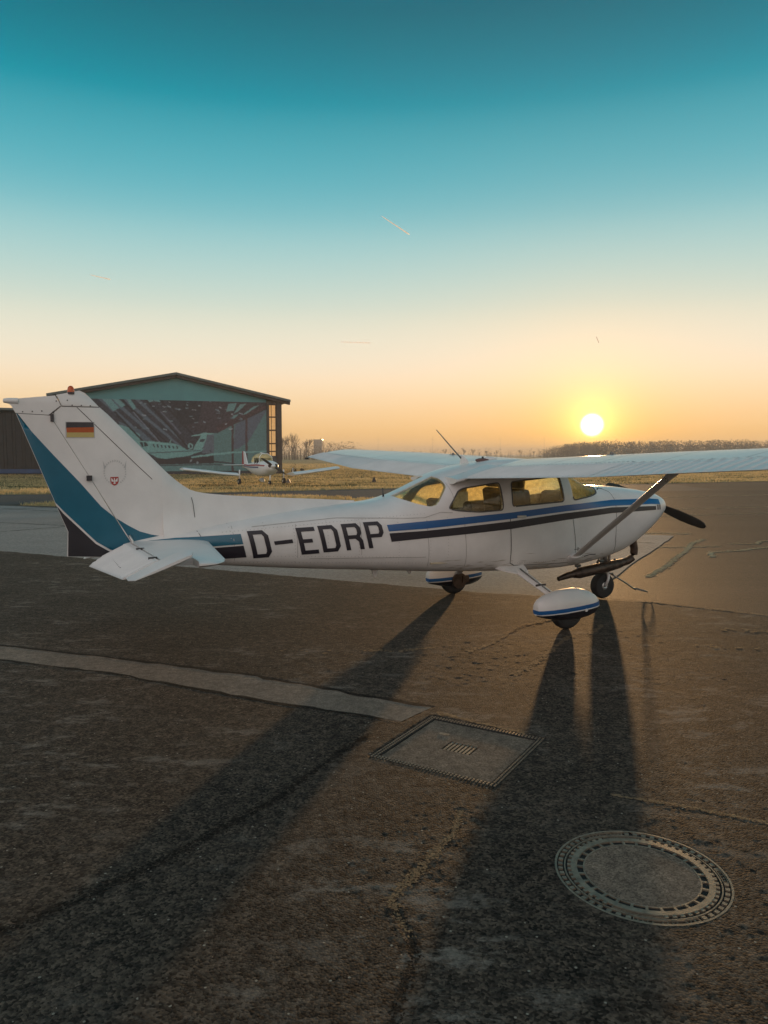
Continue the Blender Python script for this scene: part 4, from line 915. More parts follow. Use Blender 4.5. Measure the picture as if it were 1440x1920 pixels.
# --- exhaust silencer under the nose
b = MB(); b.tube([(2.13, -.10, .90), (2.18, -.10, .76), (2.205, -.10, .66), (2.20, -.10, .59), (2.165, -.10, .535), (2.09, -.10, .50), (1.97, -.10, .475)], .052, 14); ex = b.build('exhaust_pipe', M['exhaust'], plane, deg=60)
b = MB(); b.tube([(2.02, -.10, .487), (1.93, -.10, .470), (1.76, -.10, .448), (1.24, -.10, .392), (1.15, -.10, .382)], [.05, .062, .072, .072, .05], 18); b.build('silencer', M['exhaust'], ex, deg=45)
b = MB(); b.tube([(1.17, -.10, .386), (1.05, -.10, .374), (.90, -.10, .338)], [.046, .044, .030], 12); b.build('tail_pipe', M['exhaust'], ex, deg=45)
for X, z in ((1.22, .40), (1.62, .44)):
    b = MB(); b.tube([(X, -.10, z + .04), (X, -.10, FF[1](X) + .06)], .014, 8); b.tube([(X - .04, -.10, z + .09), (X + .04, -.10, z + .09)], .018, 8); b.build('silencer_bracket', M['steel'], ex, deg=45)
b = MB(); b.tube([(1.9, -.05, .52), (1.98, -.03, .47), (2.0, .02, .45)], .02, 8); b.build('breather_hose', M['rubber'], plane, smooth=True)
# --- propeller and cowl front
b = MB(); b.lathe([(.0, .28), (.03, .272), (.075, .22), (.115, .13), (.135, .04), (.138, 0), (.0, 0)], 'x', 28, (2.56, 0, 1.255)); b.build('spinner', M['white'], plane, deg=50)
for s in (-1, 1):
    rings = []; d = Vector((0, -s * math.cos(R(14.5)), -s * math.sin(R(14.5)))); pr = Vector((0, s * math.sin(R(14.5)), -s * math.cos(R(14.5))))
    for r_, ch, tw in ((.07, .045, 40), (.16, .055, 38), (.3, .078, 30), (.5, .082, 23), (.72, .072, 18), (.86, .058, 15), (.92, .04, 14), (.945, .012, 14)):
        c = Vector((2.62, 0, 1.255)) + d * r_; ca, sa = math.cos(R(tw)), math.sin(R(tw)); u = pr * ca + Vector((1, 0, 0)) * sa; w_ = Vector((1, 0, 0)) * ca - pr * sa
        rings.append([c + u * ch * math.cos(q) + w_ * max(.006, .02 - r_ * .014) * math.sin(q) for q in [2 * math.pi * k / 14 for k in range(14)]])
    b = MB(); b.loft(rings); b.build('propeller_blade', M['propblack'], plane, deg=60)
for s in (-1, 1):
    b = MB(); b.lathe([(0, 0), (.075, 0), (.075, .006), (0, .006)], 'x', 20, (2.517, s * .22, 1.27)); b.build('air_intake', M['dark'], plane)
b = MB(); b.lathe([(0, 0), (.05, 0), (.045, .01), (0, .012)], 'x', 16, (2.517, 0, 1.13)); b.build('landing_light', M['alu'], plane)
# scratches, hoses and soot on the near door post (stains with a shape of their own)
for pts, w in (([(1.30,1.498),(1.36,1.515),(1.42,1.508)], .008), ([(.86,.80),(.87,.74),(.86,.69),(.80,.64)], .010), ([(.80,.775),(.92,.778)], .006), ([(1.00,.672),(1.10,.69),(1.20,.685)], .012), ([(.02,1.235),(.12,1.262)], .006)):
    seamline(pts, -1, w, name='skin_scratch')
# ================================================================ tow bar, hooked to the nose wheel
tb = empty('tow_bar', plane.matrix_basis @ Vector((NX, 0, 0)), R(26.5)); tag(tb, 'thin steel tow bar with looped handle hooked to the nose wheel', 'tow bar')
b = MB()
for s in (-1, 1): b.tube([(.04, s * .085, .345), (.10, s * .085, .345), (.17, s * .02, .315)], .010, 8)
b.build('fork', M['steel'], tb, smooth=True)
b = MB(); b.tube([(.155, 0, .318), (.40, -.01, .185), (.56, -.02, .085), (.60, -.02, .07)], .011, 8); b.build('shaft', M['steel'], tb, smooth=True)
b = MB(); lp = []
for k in range(17):
    a = 2 * math.pi * k / 16; lp.append((.69 - .10 * math.cos(a), -.02 + .085 * math.sin(a), .058 + .034 * math.cos(a)))
b.tube(lp, .0065, 8, cap=False); b.build('handle_loop', M['steel'], tb, smooth=True)
# ================================================================ hangar with a printed front
M['teal_sheet'] = mat('pale_green_sheet_metal', (.085, .29, .315), .5, var=.08, scale=.6, bump=.1, bscale=4)
M['roof_edge'] = mat('weathered_roof_edge', (.10, .13, .13), .6, var=.2, scale=2)
M['brown_steel'] = mat('dark_brown_steel', (.045, .034, .032), .55, var=.25, scale=2)
M['dark_wall'] = mat('dark_side_cladding', (.05, .05, .06), .6, var=.2, scale=1)
M['pane'] = mat('milky_backlit_pane', (.95, .84, .68), .4, var=.10, scale=5, trans=.88)
M['clear'] = glassmat('clear_side_glazing', (.95, .94, .9), .02, .05)
HZ = math.atan2(.324, .946); HL = 23.1; HD = 26.0; RIDGE = 12.6
hg = empty('hangar', (-32.5, 70.5, 0), HZ); tag(hg, 'large gabled hangar with a printed picture of a jet across its doors', 'hangar')
S0 = 1.5
def roofz(s_, off=0.0):
    return (7.65 + (10.0 - 7.65) * (s_ - .9) / (RIDGE - .9) if s_ < RIDGE else 10.0 - (10.0 - 7.6) * (s_ - RIDGE) / (23.9 - RIDGE)) + off
b = MB(); b.prism([(S0, 7.25), (S0, roofz(S0, -.35)), (RIDGE, roofz(RIDGE, -.35)), (21.55, roofz(21.55, -.35)), (21.55, 7.30)], 'y', 0, .12); b.build('gable_panel', M['teal_sheet'], hg)
for (x0, x1) in ((S0, S0 + .15), (HL - .15, HL)):
    b = MB(); zt = roofz(x0 if x0 < 5 else x1, -.36)
    if x0 < 5: b.box((x0 + .075, HD / 2 + .1, zt / 2), (.15, HD, zt)); b.build('side_wall', M['dark_wall'], hg)
    else:   # right wall has a tall glazed strip just behind the front
        b.box((HL - .075, HD / 2 + 2.4, zt / 2), (.15, HD - 4.6, zt)); b.box((HL - .075, 1.1, .9), (.15, 2.0, 1.8)); b.build('side_wall', M['dark_wall'], hg)
        p = MB(); p.box((HL - .075, 1.1, (1.8 + zt) / 2), (.02, 1.98, zt - 1.82)); p.build('side_glazing', M['clear'], hg)
b = MB(); b.prism([(S0 + .16, 0.0), (S0 + .16, roofz(S0, -.5)), (RIDGE, roofz(RIDGE, -.5)), (HL - .16, roofz(HL, -.5)), (HL - .16, 0)], 'y', HD - .1, HD); b.build('back_wall', M['dark_wall'], hg)
for (a, c) in ((.9, RIDGE), (RIDGE, 23.9)):
    b = MB(); b.prism([(a, roofz(a)), (c, roofz(c)), (c, roofz(c, -.22)), (a, roofz(a, -.22))], 'y', -.9, HD + .4); ro = b.build('roof', M['roof_edge'], hg)
    b = MB(); b.prism([(a + .05, roofz(a, -.23)), (c, roofz(c, -.23)), (c, roofz(c, -.48)), (a + .05, roofz(a, -.48))], 'y', -.62, -.02); b.build('fascia', M['brown_steel'], ro)
b = MB(); b.box((11.5, .3, .18), (20.1, .5, .36)); b.build('plinth', M['dark_wall'], hg)
# frame and backlit glazing of the right-hand bay
PZ = [(1.85, 2.25), (2.36, 3.05), (3.17, 4.42), (4.55, 5.78), (5.90, 7.05)]
b = MB(); b.box((21.68, .0, 3.7), (.24, .35, 7.4)); b.build('door_post', M['brown_steel'], hg)
b = MB(); b.box((22.84, .0, 3.65), (.52, .35, 7.3)); b.build('corner_post', M['brown_steel'], hg)
b = MB(); b.box((22.19, .05, .92), (.77, .2, 1.84)); b.build('lower_panel', M['dark_wall'], hg)
b = MB(); b.box((22.19, .05, 7.24), (.77, .2, .36)); b.build('head_panel', M['brown_steel'], hg)
for k, (z0, z1) in enumerate(PZ):
    p = MB(); p.add([(21.82, .06, z0), (22.48, .06, z0), (22.48, .06, z1), (21.82, .06, z1)], [(0, 1, 2, 3)]); p.build('pane', M['pane'], hg)
    if k: q = MB(); q.box((22.19, .04, (PZ[k - 1][1] + z0) / 2), (.77, .14, z0 - PZ[k - 1][1] + .01)); q.build('glazing_bar', M['brown_steel'], hg)
q = MB(); q.box((22.53, .04, 4.45), (.08, .12, 5.2)); q.build('mullion', M['brown_steel'], hg); q = MB(); q.box((22.05, .02, 4.45), (.05, .06, 5.2)); q.build('mullion', M['brown_steel'], hg)
MURAL=[((56,46,60),[(3.3,7.9),(21.7,7.47),(21.61,0.18),(3.08,0.31)]),((84,92,108),[(5.09,7.54),(5.62,7.56),(11.25,2.1),(10.95,2.1)]),((84,92,108),[(6.14,7.52),(6.63,7.53),(12.12,2.36),(11.86,2.36)]),((84,92,108),[(7.4,7.35),(7.93,7.36),(13.1,2.74),(12.79,2.74)]),((84,92,108),[(8.67,7.38),(9.12,7.39),(13.82,2.74),(13.62,2.74)]),((88,140,138),[(5.57,7.5),(6.29,7.57),(7.28,6.47),(6.69,6.2)]),((88,140,138),[(6.43,7.53),(7.06,7.54),(7.82,6.74),(7.47,6.53)]),((88,140,138),[(7.79,7.51),(8.23,7.47),(8.85,6.5),(8.55,6.34)]),((88,140,138),[(9.67,7.61),(10.26,7.57),(10.46,7.21),(10.05,7.1)]),((88,140,138),[(10.26,7.57),(11.16,7.49),(11.06,7.12),(10.56,7.21)]),((78,88,104),[(7.15,5.19),(9.09,4.39),(10.96,2.73),(8.86,2.83),(7.6,3.91)]),((92,146,140),[(6.85,4.93),(7.92,4.68),(9.08,3.92),(9.11,3.03),(7.88,3.34)]),((40,30,40),[(7.21,7.55),(7.45,7.55),(12.17,2.1),(11.96,2.1)]),((40,30,40),[(9.47,7.5),(9.71,7.5),(13.72,2.74),(13.51,2.74)]),((40,30,40),[(10.86,7.43),(11.11,7.43),(14.77,3.38),(14.56,3.38)]),((40,30,40),[(6.69,6.1),(6.93,6.11),(10.44,2.2),(10.24,2.2)]),((40,30,40),[(8.35,6.24),(8.59,6.24),(12.58,2.36),(12.38,2.36)]),((108,100,118),[(8.44,6.13),(8.59,6.14),(11.56,2.52),(11.46,2.52)]),((96,88,106),[(11.03,6.18),(11.19,6.19),(13.03,4.11),(12.92,4.0)]),((66,42,54),[(11.97,7.35),(20.49,7.44),(21.47,6.7),(18.29,4.81),(16.68,4.15),(15.1,4.24),(13.86,4.44),(12.65,5.9)]),((44,34,46),[(11.67,7.34),(15.16,7.32),(14.7,5.3),(13.14,4.75),(12.35,6.21)]),((76,118,114),[(15.83,4.14),(16.57,4.14),(17.97,4.91),(19.49,5.58),(21.58,6.6),(21.5,0.18),(16.14,0.22),(16.2,4.09)]),((86,86,104),[(18.29,4.97),(19.43,5.58),(21.58,6.54),(19.67,3.3),(18.58,2.54),(18.15,2.54)]),((92,92,106),[(16.2,4.14),(15.73,4.14),(15.3,3.39),(14.96,2.1),(16.17,2.1)]),((78,36,44),[(17.97,4.97),(18.19,5.02),(18.11,0.2),(17.9,0.2)]),((84,40,46),[(19.38,5.69),(19.6,5.8),(19.54,1.23),(19.32,1.23)]),((78,40,48),[(16.37,4.79),(21.59,7.14),(21.58,6.71),(16.68,4.25)]),((88,134,132),[(17.68,7.11),(18.54,7.18),(18.21,6.42),(17.46,6.3)]),((88,134,132),[(18.86,7.08),(19.51,7.15),(18.64,6.32),(18.2,6.15)]),((88,134,132),[(20.27,6.9),(20.82,7.02),(19.5,6.12),(19.06,6.01)]),((88,134,132),[(18.31,6.0),(18.74,6.11),(18.3,5.67),(17.87,5.56)]),((92,100,112),[(10.91,6.93),(11.16,6.98),(11.16,6.91),(10.91,6.87)]),((150,140,146),[(14.1,6.47),(14.51,6.44),(14.51,6.38),(14.1,6.41)]),((150,140,146),[(11.32,6.75),(11.49,6.63),(11.49,6.56),(11.31,6.68)]),((150,140,146),[(16.73,6.8),(16.97,6.72),(16.97,6.61),(16.73,6.69)]),((92,100,112),[(9.39,5.49),(9.7,5.52),(9.7,5.42),(9.38,5.4)]),((130,132,140),[(11.3,4.57),(11.66,4.47),(11.66,4.34),(11.3,4.44)]),((92,100,112),[(17.86,5.72),(18.26,5.69),(18.26,5.56),(17.86,5.6)]),((130,132,140),[(12.8,6.45),(13.07,6.46),(13.07,6.39),(12.8,6.38)]),((150,140,146),[(9.34,5.89),(9.73,5.83),(9.73,5.74),(9.34,5.8)]),((92,100,112),[(9.96,5.31),(10.13,5.25),(10.13,5.12),(9.96,5.18)]),((150,140,146),[(11.3,6.23),(11.64,6.19),(11.64,6.11),(11.3,6.15)]),((100,116,122),[(9.56,7.02),(9.77,6.96),(9.77,6.85),(9.56,6.9)]),((130,132,140),[(9.72,4.58),(9.94,4.57),(9.94,4.51),(9.72,4.52)]),((150,140,146),[(17.71,4.61),(18.07,4.66),(18.06,4.53),(17.71,4.47)]),((130,132,140),[(11.77,6.81),(12.09,6.71),(12.09,6.59),(11.77,6.69)]),((100,116,122),[(11.48,6.7),(11.75,6.68),(11.75,6.62),(11.48,6.63)]),((150,140,146),[(11.88,7.22),(12.04,7.13),(12.04,7.06),(11.88,7.15)]),((130,132,140),[(18.81,5.74),(19.09,5.63),(19.09,5.55),(18.81,5.67)]),((130,132,140),[(9.15,7.03),(9.34,7.06),(9.34,6.95),(9.15,6.92)]),((150,140,146),[(14.05,5.63),(14.28,5.53),(14.28,5.48),(14.05,5.58)]),((92,100,112),[(16.44,6.17),(16.86,6.19),(16.85,6.09),(16.43,6.08)]),((100,116,122),[(13.51,6.66),(13.78,6.64),(13.77,6.53),(13.51,6.55)]),((100,116,122),[(13.59,7.19),(13.81,7.21),(13.81,7.14),(13.58,7.12)]),((130,132,140),[(12.74,6.52),(12.97,6.52),(12.97,6.39),(12.74,6.4)]),((130,132,140),[(18.75,6.23),(19.15,6.14),(19.15,6.03),(18.75,6.12)]),((100,116,122),[(13.54,7.02),(13.75,6.91),(13.74,6.78),(13.54,6.89)]),((100,116,122),[(11.89,5.39),(12.25,5.3),(12.25,5.19),(11.89,5.28)]),((130,132,140),[(15.17,5.35),(15.4,5.23),(15.39,5.1),(15.17,5.22)]),((100,116,122),[(17.34,6.56),(17.67,6.55),(17.67,6.48),(17.34,6.49)]),((92,100,112),[(16.37,6.57),(16.75,6.51),(16.75,6.38),(16.37,6.45)]),((100,116,122),[(14.28,5.17),(14.68,5.23),(14.67,5.15),(14.28,5.1)]),((100,116,122),[(8.64,4.73),(8.81,4.64),(8.81,4.52),(8.64,4.61)]),((92,100,112),[(14.08,4.79),(14.28,4.78),(14.28,4.67),(14.08,4.68)]),((150,140,146),[(17.94,6.11),(18.12,6.15),(18.12,6.03),(17.94,6.0)]),((130,132,140),[(14.71,6.91),(14.96,6.87),(14.96,6.76),(14.71,6.8)]),((100,116,122),[(11.51,6.26),(11.68,6.23),(11.68,6.1),(11.51,6.13)]),((130,132,140),[(16.58,6.46),(16.8,6.33),(16.8,6.24),(16.58,6.36)]),((92,100,112),[(9.27,4.62),(9.62,4.5),(9.61,4.42),(9.27,4.54)]),((150,140,146),[(17.31,5.12),(17.49,5.14),(17.49,5.01),(17.31,4.99)]),((100,116,122),[(18.09,6.0),(18.28,5.99),(18.28,5.88),(18.09,5.9)]),((130,132,140),[(10.31,6.79),(10.58,6.75),(10.58,6.67),(10.31,6.71)]),((92,100,112),[(15.79,7.32),(16.03,7.29),(16.03,7.19),(15.79,7.22)]),((100,116,122),[(13.85,5.81),(14.11,5.82),(14.11,5.74),(13.84,5.73)]),((92,100,112),[(18.69,5.58),(19.03,5.58),(19.03,5.47),(18.69,5.47)]),((92,100,112),[(16.52,5.71),(16.93,5.69),(16.92,5.59),(16.52,5.62)]),((92,100,112),[(12.48,6.55),(12.79,6.54),(12.78,6.41),(12.48,6.41)]),((96,150,142),[(8.57,3.14),(9.07,3.29),(10.07,3.3),(10.97,3.2),(12.24,3.1),(12.9,2.84),(13.51,2.47),(14.34,2.47),(15.18,2.58),(14.96,2.32),(13.6,1.83),(12.46,1.68),(11.54,1.57),(10.73,1.63),(9.94,2.1),(9.05,2.51)]),((108,164,152),[(8.87,3.24),(10.07,3.25),(11.98,3.05),(12.8,2.84),(11.98,2.94),(9.96,3.04)]),((34,38,48),[(9.07,3.19),(9.66,3.19),(9.86,2.83),(9.25,2.72)]),((96,150,142),[(9.36,3.19),(9.44,3.19),(9.5,2.78),(9.43,2.78)]),((38,40,52),[(10.26,2.99),(10.41,2.99),(10.5,2.67),(10.38,2.67)]),((38,40,52),[(10.62,2.96),(10.77,2.96),(10.87,2.66),(10.74,2.65)]),((38,40,52),[(10.98,2.93),(11.14,2.93),(11.23,2.64),(11.1,2.63)]),((38,40,52),[(11.35,2.91),(11.5,2.91),(11.6,2.62),(11.47,2.61)]),((38,40,52),[(11.71,2.88),(11.87,2.88),(11.96,2.6),(11.83,2.59)]),((38,40,52),[(12.08,2.85),(12.23,2.85),(12.33,2.58),(12.2,2.57)]),((38,40,52),[(12.45,2.82),(12.6,2.82),(12.7,2.55),(12.57,2.55)]),((64,70,82),[(9.94,2.18),(12.48,2.31),(14.86,2.42),(14.86,2.34),(12.47,2.23),(9.94,2.1)]),((104,154,144),[(14.13,2.47),(14.35,2.95),(14.83,3.7),(15.0,4.13),(15.41,4.19),(15.57,4.03),(15.24,2.96),(14.97,2.53)]),((112,160,150),[(13.95,3.85),(14.89,4.05),(15.62,4.14),(16.2,4.11),(16.2,4.03),(15.52,3.97),(13.95,3.78)]),((112,156,148),[(13.68,3.06),(13.94,3.11),(14.14,2.95),(14.08,2.58),(13.82,2.53),(13.62,2.74)]),((40,46,58),[(13.78,2.95),(13.93,2.98),(14.03,2.85),(13.98,2.63),(13.82,2.63)]),((104,150,140),[(11.83,3.15),(11.99,3.47),(12.04,3.47),(11.98,3.1)]),((52,60,72),[(14.83,3.49),(15.3,3.55),(15.24,3.28),(14.77,3.22)]),((60,64,78),[(15.75,2.42),(15.91,2.42),(15.91,2.21),(15.75,2.21)]),((54,36,44),[(10.53,1.52),(12.46,1.62),(16.11,1.83),(16.15,1.13),(12.45,0.99),(10.92,1.05)]),((104,156,148),[(13.91,1.78),(16.12,2.1),(18.04,2.27),(19.88,2.32),(21.53,2.38),(21.53,2.27),(18.03,2.1),(16.11,1.89),(13.91,1.62)]),((62,44,52),[(16.16,1.35),(18.24,1.13),(18.23,1.02),(16.15,1.19)]),((84,126,122),[(10.92,0.99),(16.15,1.08),(16.14,0.22),(10.9,0.26)]),((56,66,74),[(10.92,0.94),(16.15,1.03),(18.23,0.91),(21.51,0.84),(21.51,0.73),(16.15,0.92),(10.92,0.84)]),((130,128,132),[(13.85,1.46),(14.01,1.51),(13.95,1.25),(13.79,1.19)]),((130,128,132),[(14.53,1.35),(14.68,1.19),(14.57,1.03),(14.42,1.14)])]
# the print: a photograph of a hangar interior with a jet, on one flat sheet
GX, GZ = 460, 180
MX0, MX1, MZ0, MZ1 = 2.6, 21.55, .32, 7.32
gx, gz = np.meshgrid(np.linspace(MX0, MX1, GX), np.linspace(MZ0, MZ1, GZ))
img = np.zeros((GZ, GX, 3))
wob = (vnoise(gx, gz, .25, 21) - .5) * .16; wob2 = (vnoise(gx, gz, .25, 22) - .5) * .16
for colr, poly in MURAL:
    k = inpoly(gx + wob * .3, gz + wob2 * .3, poly); img[k] = lin(colr)
ceil = (gz > 3.2) & (img.sum(-1) < .2)
spk = vnoise(gx * .7 + gz * .7, gz - gx, .12, 23); img[ceil] *= (.6 + .9 * spk[ceil])[:, None]
img *= (.86 + .3 * vnoise(gx, gz, .10, 24))[..., None]
img = img * .58 + img.mean(-1, keepdims=True) * .42; img *= np.array([.76, .97, 1.06])
for _ in range(1): img[1:-1, 1:-1] = (img[1:-1, 1:-1] * 2 + img[:-2, 1:-1] + img[2:, 1:-1] + img[1:-1, :-2] + img[1:-1, 2:]) / 6
img *= (.82 + .36 * RNG.random((GZ, GX)))[..., None]
img *= 1.4      # print ink reflectance rather than its shaded look
v = np.stack([gx, gx * 0 - .03, gz], -1).reshape(-1, 3); idx = np.arange(GX * GZ).reshape(GZ, GX)
f = np.stack([idx[:-1, :-1], idx[:-1, 1:], idx[1:, 1:], idx[1:, :-1]], -1).reshape(-1, 4)
me = bpy.data.meshes.new('printed_banner'); me.from_pydata([tuple(map(float, p)) for p in v], [], [tuple(map(int, q)) for q in f]); me.update()
at = me.color_attributes.new('ink', 'FLOAT_COLOR', 'POINT'); at.data.foreach_set('color', np.concatenate([np.clip(img, 0, .8), np.ones((GZ, GX, 1))], -1).astype(np.float32).ravel())
mi = bpy.data.materials.new('printed_ink'); mi.use_nodes = True; a_ = nd(mi.node_tree, 'ShaderNodeAttribute', attribute_name='ink'); bs_ = mi.node_tree.nodes['Principled BSDF']; bs_.inputs['Roughness'].default_value = .6; mi.node_tree.links.new(a_.outputs['Color'], bs_.inputs['Base Color'])
mo = link_mesh('printed_banner', me, mi, hg); tag(mo, 'printed picture of a white jet inside a hangar')
b = MB(); b.box(((MX0 + MX1) / 2, .06, (MZ0 + MZ1) / 2), (MX1 - MX0, .12, MZ1 - MZ0)); b.build('sliding_door', M['dark_wall'], hg)
# ---------------------------------------------------------------- dark timber barn at the left edge
M['board'] = mat('tarred_boards', (.006, .007, .009), .75, col2=(.022, .022, .024), scale=1.5)
M['blue_skirt'] = mat('blue_painted_skirting', (.01, .05, .14), .5, var=.2, scale=1)
bn = empty('timber_barn', (-58, 74, 0), R(2)); tag(bn, 'dark vertical-boarded barn with a blue band at its foot, behind the tail fin', 'barn')
for k in range(88):
    x = .15 + k * .30
    b = MB(); b.box((x, .0 + .02 * ((k * 7) % 3), 3.35), (.285, .06, 5.6)); b.build('board', M['board'], bn)
b = MB(); b.box((13.2, 6.05, 3.0), (26.4, 12, 6.0)); b.build('wall', M['board'], bn)
b = MB(); b.box((13.2, -.02, .32), (26.4, .08, .42)); b.build('skirting', M['blue_skirt'], bn)
b = MB(); b.prism([(-.5, 6.10), (13.0, 6.55), (26.9, 6.2), (26.9, 6.4), (13.0, 6.80), (-.5, 6.32)], 'y', -.5, 12.5); b.build('roof', M['roof_edge'], bn)
# ================================================================ second aeroplane: low wing, on the grass
M['far_white'] = mat('faded_white_paint', (.78, .80, .80), .4, var=.06, scale=3, coat=.2)
M['far_red'] = mat('faded_red_paint', (.33, .03, .035), .45, var=.1, scale=4)
M['far_blue'] = mat('faded_blue_paint', (.02, .06, .18), .45)
M['canopy'] = glassmat('pale_canopy_glass', (.75, .80, .80), .25, .45)
p2 = empty('low_wing_aeroplane', (-7.9, 49.0, 0), R(-63)); tag(p2, 'small white low-wing aeroplane with red tail parked on the grass by the hangar', 'aeroplane')
def ell(X, w, zb, zt, n=24, e=.85):
    zc = (zb + zt) / 2; h = (zt - zb) / 2
    return [(X, w * math.copysign(abs(math.cos(a)) ** e, math.cos(a)), zc + h * math.copysign(abs(math.sin(a)) ** e, math.sin(a))) for a in [2 * math.pi * k / n for k in range(n)]]
b = MB(); b.loft([ell(*q) for q in ((1.95,.30,1.02,1.42),(1.85,.40,.92,1.50),(1.5,.47,.70,1.56),(.9,.52,.58,1.60),(.3,.55,.54,1.62),(-.5,.55,.55,1.60),(-1.3,.50,.62,1.52),(-2.4,.33,.80,1.40),(-3.6,.18,.98,1.32),(-4.7,.06,1.08,1.28))]); b.build('fuselage', M['far_white'], p2, deg=50)
b = MB(); b.loft([ell(*q) for q in ((.95,.30,1.50,1.60),(.55,.44,1.45,1.93),(.1,.49,1.40,2.05),(-.5,.49,1.40,2.06),(-1.1,.44,1.40,1.93),(-1.7,.30,1.42,1.62))]); b.build('canopy', M['canopy'], p2, deg=60)
b = MB(); b.tube([(.55, -.44, 1.5), (.5, -.42, 1.8), (.3, -.2, 2.02), (.3, .2, 2.02), (.5, .42, 1.8), (.55, .44, 1.5)], .03, 6); b.tube([(.3, 0, 2.02), (-.5, 0, 2.085), (-1.1, 0, 1.96), (-1.7, 0, 1.63)], .03, 6); b.build('canopy_frame', M['far_white'], p2, smooth=True)
for s in (-1, 1):
    b = MB()
    for q in ((.16, .30), (-.32, .30)): b.box((q[0], s * q[1], 1.45), (.12, .38, .6))
    b.build('seat', M['seat'], p2)
    rings = []
    for y, c, lx, z in ((.35, 1.7, .78, .62), (1.2, 1.55, .62, .70), (3.6, 1.45, .58, 1.00), (3.75, 1.25, .46, 1.01)):
        rings.append([(lx - x * c, s * y, z + c * (naca(x, True) * 1.15)) for x in (1, .7, .4, .2, .08, .02, 0)] + [(lx - x * c, s * y, z + c * naca(x, False) * 1.15) for x in (.02, .08, .2, .4, .7, 1)])
    b = MB(); b.loft(rings); b.build('wing', M['far_white'], p2, deg=50)
    b = MB(); b.loft([[(-4.0 - .1 * t, s * y, 1.25 + .03), (-4.75, s * y, 1.25), (-4.0, s * y, 1.25 - .03), (-3.95, s * y, 1.25)] for t, y in ((0, .05), (1, 1.5))]); b.build('tailplane', M['far_white'], p2)
    b = MB(); b.lathe([(.07, -.08), (.18, -.08), (.21, 0), (.18, .08), (.07, .08)], 'y', 24, (-.35, s * 1.52, .21)); w_ = b.build('main_wheel', M['rubber'], p2, deg=50)
    b = MB(); b.lathe([(0, -.09), (.08, -.085), (.08, .085), (0, .09)], 'y', 16, (-.35, s * 1.52, .21)); b.build('hub', M['far_white'], w_)
    b = MB(); b.loft([ell(X, w, zb, zt, 16) for X, w, zb, zt in ((-.02,.02,.2,.28),(-.1,.12,.14,.40),(-.35,.13,.17,.44),(-.7,.08,.2,.38),(-.85,.02,.26,.32))]); b.build('wheel_fairing', M['far_white'], p2, deg=50); p2.children[-1].location = (0, s * 1.52, .03)
    b = MB(); b.tube([(-.35, s * 1.52, .3), (-.35, s * 1.50, .98)], .05, 8); b.build('gear_leg', M['far_white'], p2, smooth=True)
    for poly, m_, off in (([(1.6,1.22),(.2,1.24),(-2.4,1.18),(-4.3,1.22),(-4.3,1.30),(-2.4,1.27),(.2,1.34),(1.6,1.30)], 'far_red', 0), ([(.6,1.10),(-2.4,1.09),(-4.0,1.15),(-4.0,1.19),(-2.4,1.155),(.6,1.19)], 'far_blue', 0)):
        xs_ = [(1.95,.30,1.02,1.42),(1.85,.40,.92,1.50),(1.5,.47,.70,1.56),(.9,.52,.58,1.60),(.3,.55,.54,1.62),(-.5,.55,.55,1.60),(-1.3,.50,.62,1.52),(-2.4,.33,.80,1.40),(-3.6,.18,.98,1.32),(-4.7,.06,1.08,1.28)][::-1]
        def pw(X, z, s=s):
            w, zb, zt = [float(np.interp(X, [q[0] for q in xs_], [q[k] for q in xs_])) for k in (1, 2, 3)]; r = min(.99, abs(z - (zb + zt) / 2) / ((zt - zb) / 2)); return (X, s * (w * (1 - r ** (2 / .85)) ** (.85 / 2) + .012), z)
        decal('red_stripe' if m_ == 'far_red' else 'blue_stripe', poly, pw, M[m_], p2, .25)
b = MB(); b.prism([(-3.5,1.30),(-4.15,2.15),(-4.45,2.20),(-4.30,1.26)], 'y', -.035, .035); b.build('fin', M['far_white'], p2)
b = MB(); b.prism([(-4.31,1.16),(-4.455,2.20),(-4.72,2.20),(-4.80,1.16)], 'y', -.03, .03); b.build('rudder', M['far_red'], p2)
b = MB(); b.lathe([(.07, -.06), (.13, -.06), (.155, 0), (.13, .06), (.07, .06)], 'y', 20, (1.30, 0, .155)); b.build('nose_wheel', M['rubber'], p2, deg=50)
b = MB(); b.tube([(1.30, 0, .16), (1.33, 0, .45), (1.38, 0, .85)], [.03, .05, .055], 8); b.tube([(1.30, -.1, .16), (1.30, .1, .16)], .03, 8); b.build('nose_leg', M['far_white'], p2, smooth=True)
b = MB(); b.lathe([(0, .30), (.06, .26), (.13, .12), (.15, 0), (0, 0)], 'x', 20, (1.96, 0, 1.24)); b.build('spinner', M['far_white'], p2, deg=50)
for s in (-1, 1):
    d = Vector((0, -s * math.cos(R(-33)), -s * math.sin(R(-33)))); pr = Vector((0, d.z, -d.y)); rings = []
    for r_, ch in ((.1, .05), (.4, .085), (.7, .075), (.92, .03)):
        c = Vector((2.02, 0, 1.24)) + d * r_; rings.append([c + pr * ch * math.cos(q) + Vector((.02 + .03 * math.cos(q), 0, 0)) * math.sin(q) for q in [2 * math.pi * k / 10 for k in range(10)]])
    b = MB(); b.loft(rings); b.build('propeller_blade', M['propblack'], p2, deg=60)
    b = MB(); b.lathe([(0, 0), (.12, 0), (.12, .01), (0, .012)], 'x', 16, (1.945, s * .20, 1.26)); b.build('air_intake', M['dark'], p2)
b = MB(); b.prism([(-2.05,1.45),(-2.2,1.72),(-2.25,1.72),(-2.18,1.42)], 'y', -.012, .012); b.build('aerial', M['far_white'], p2)
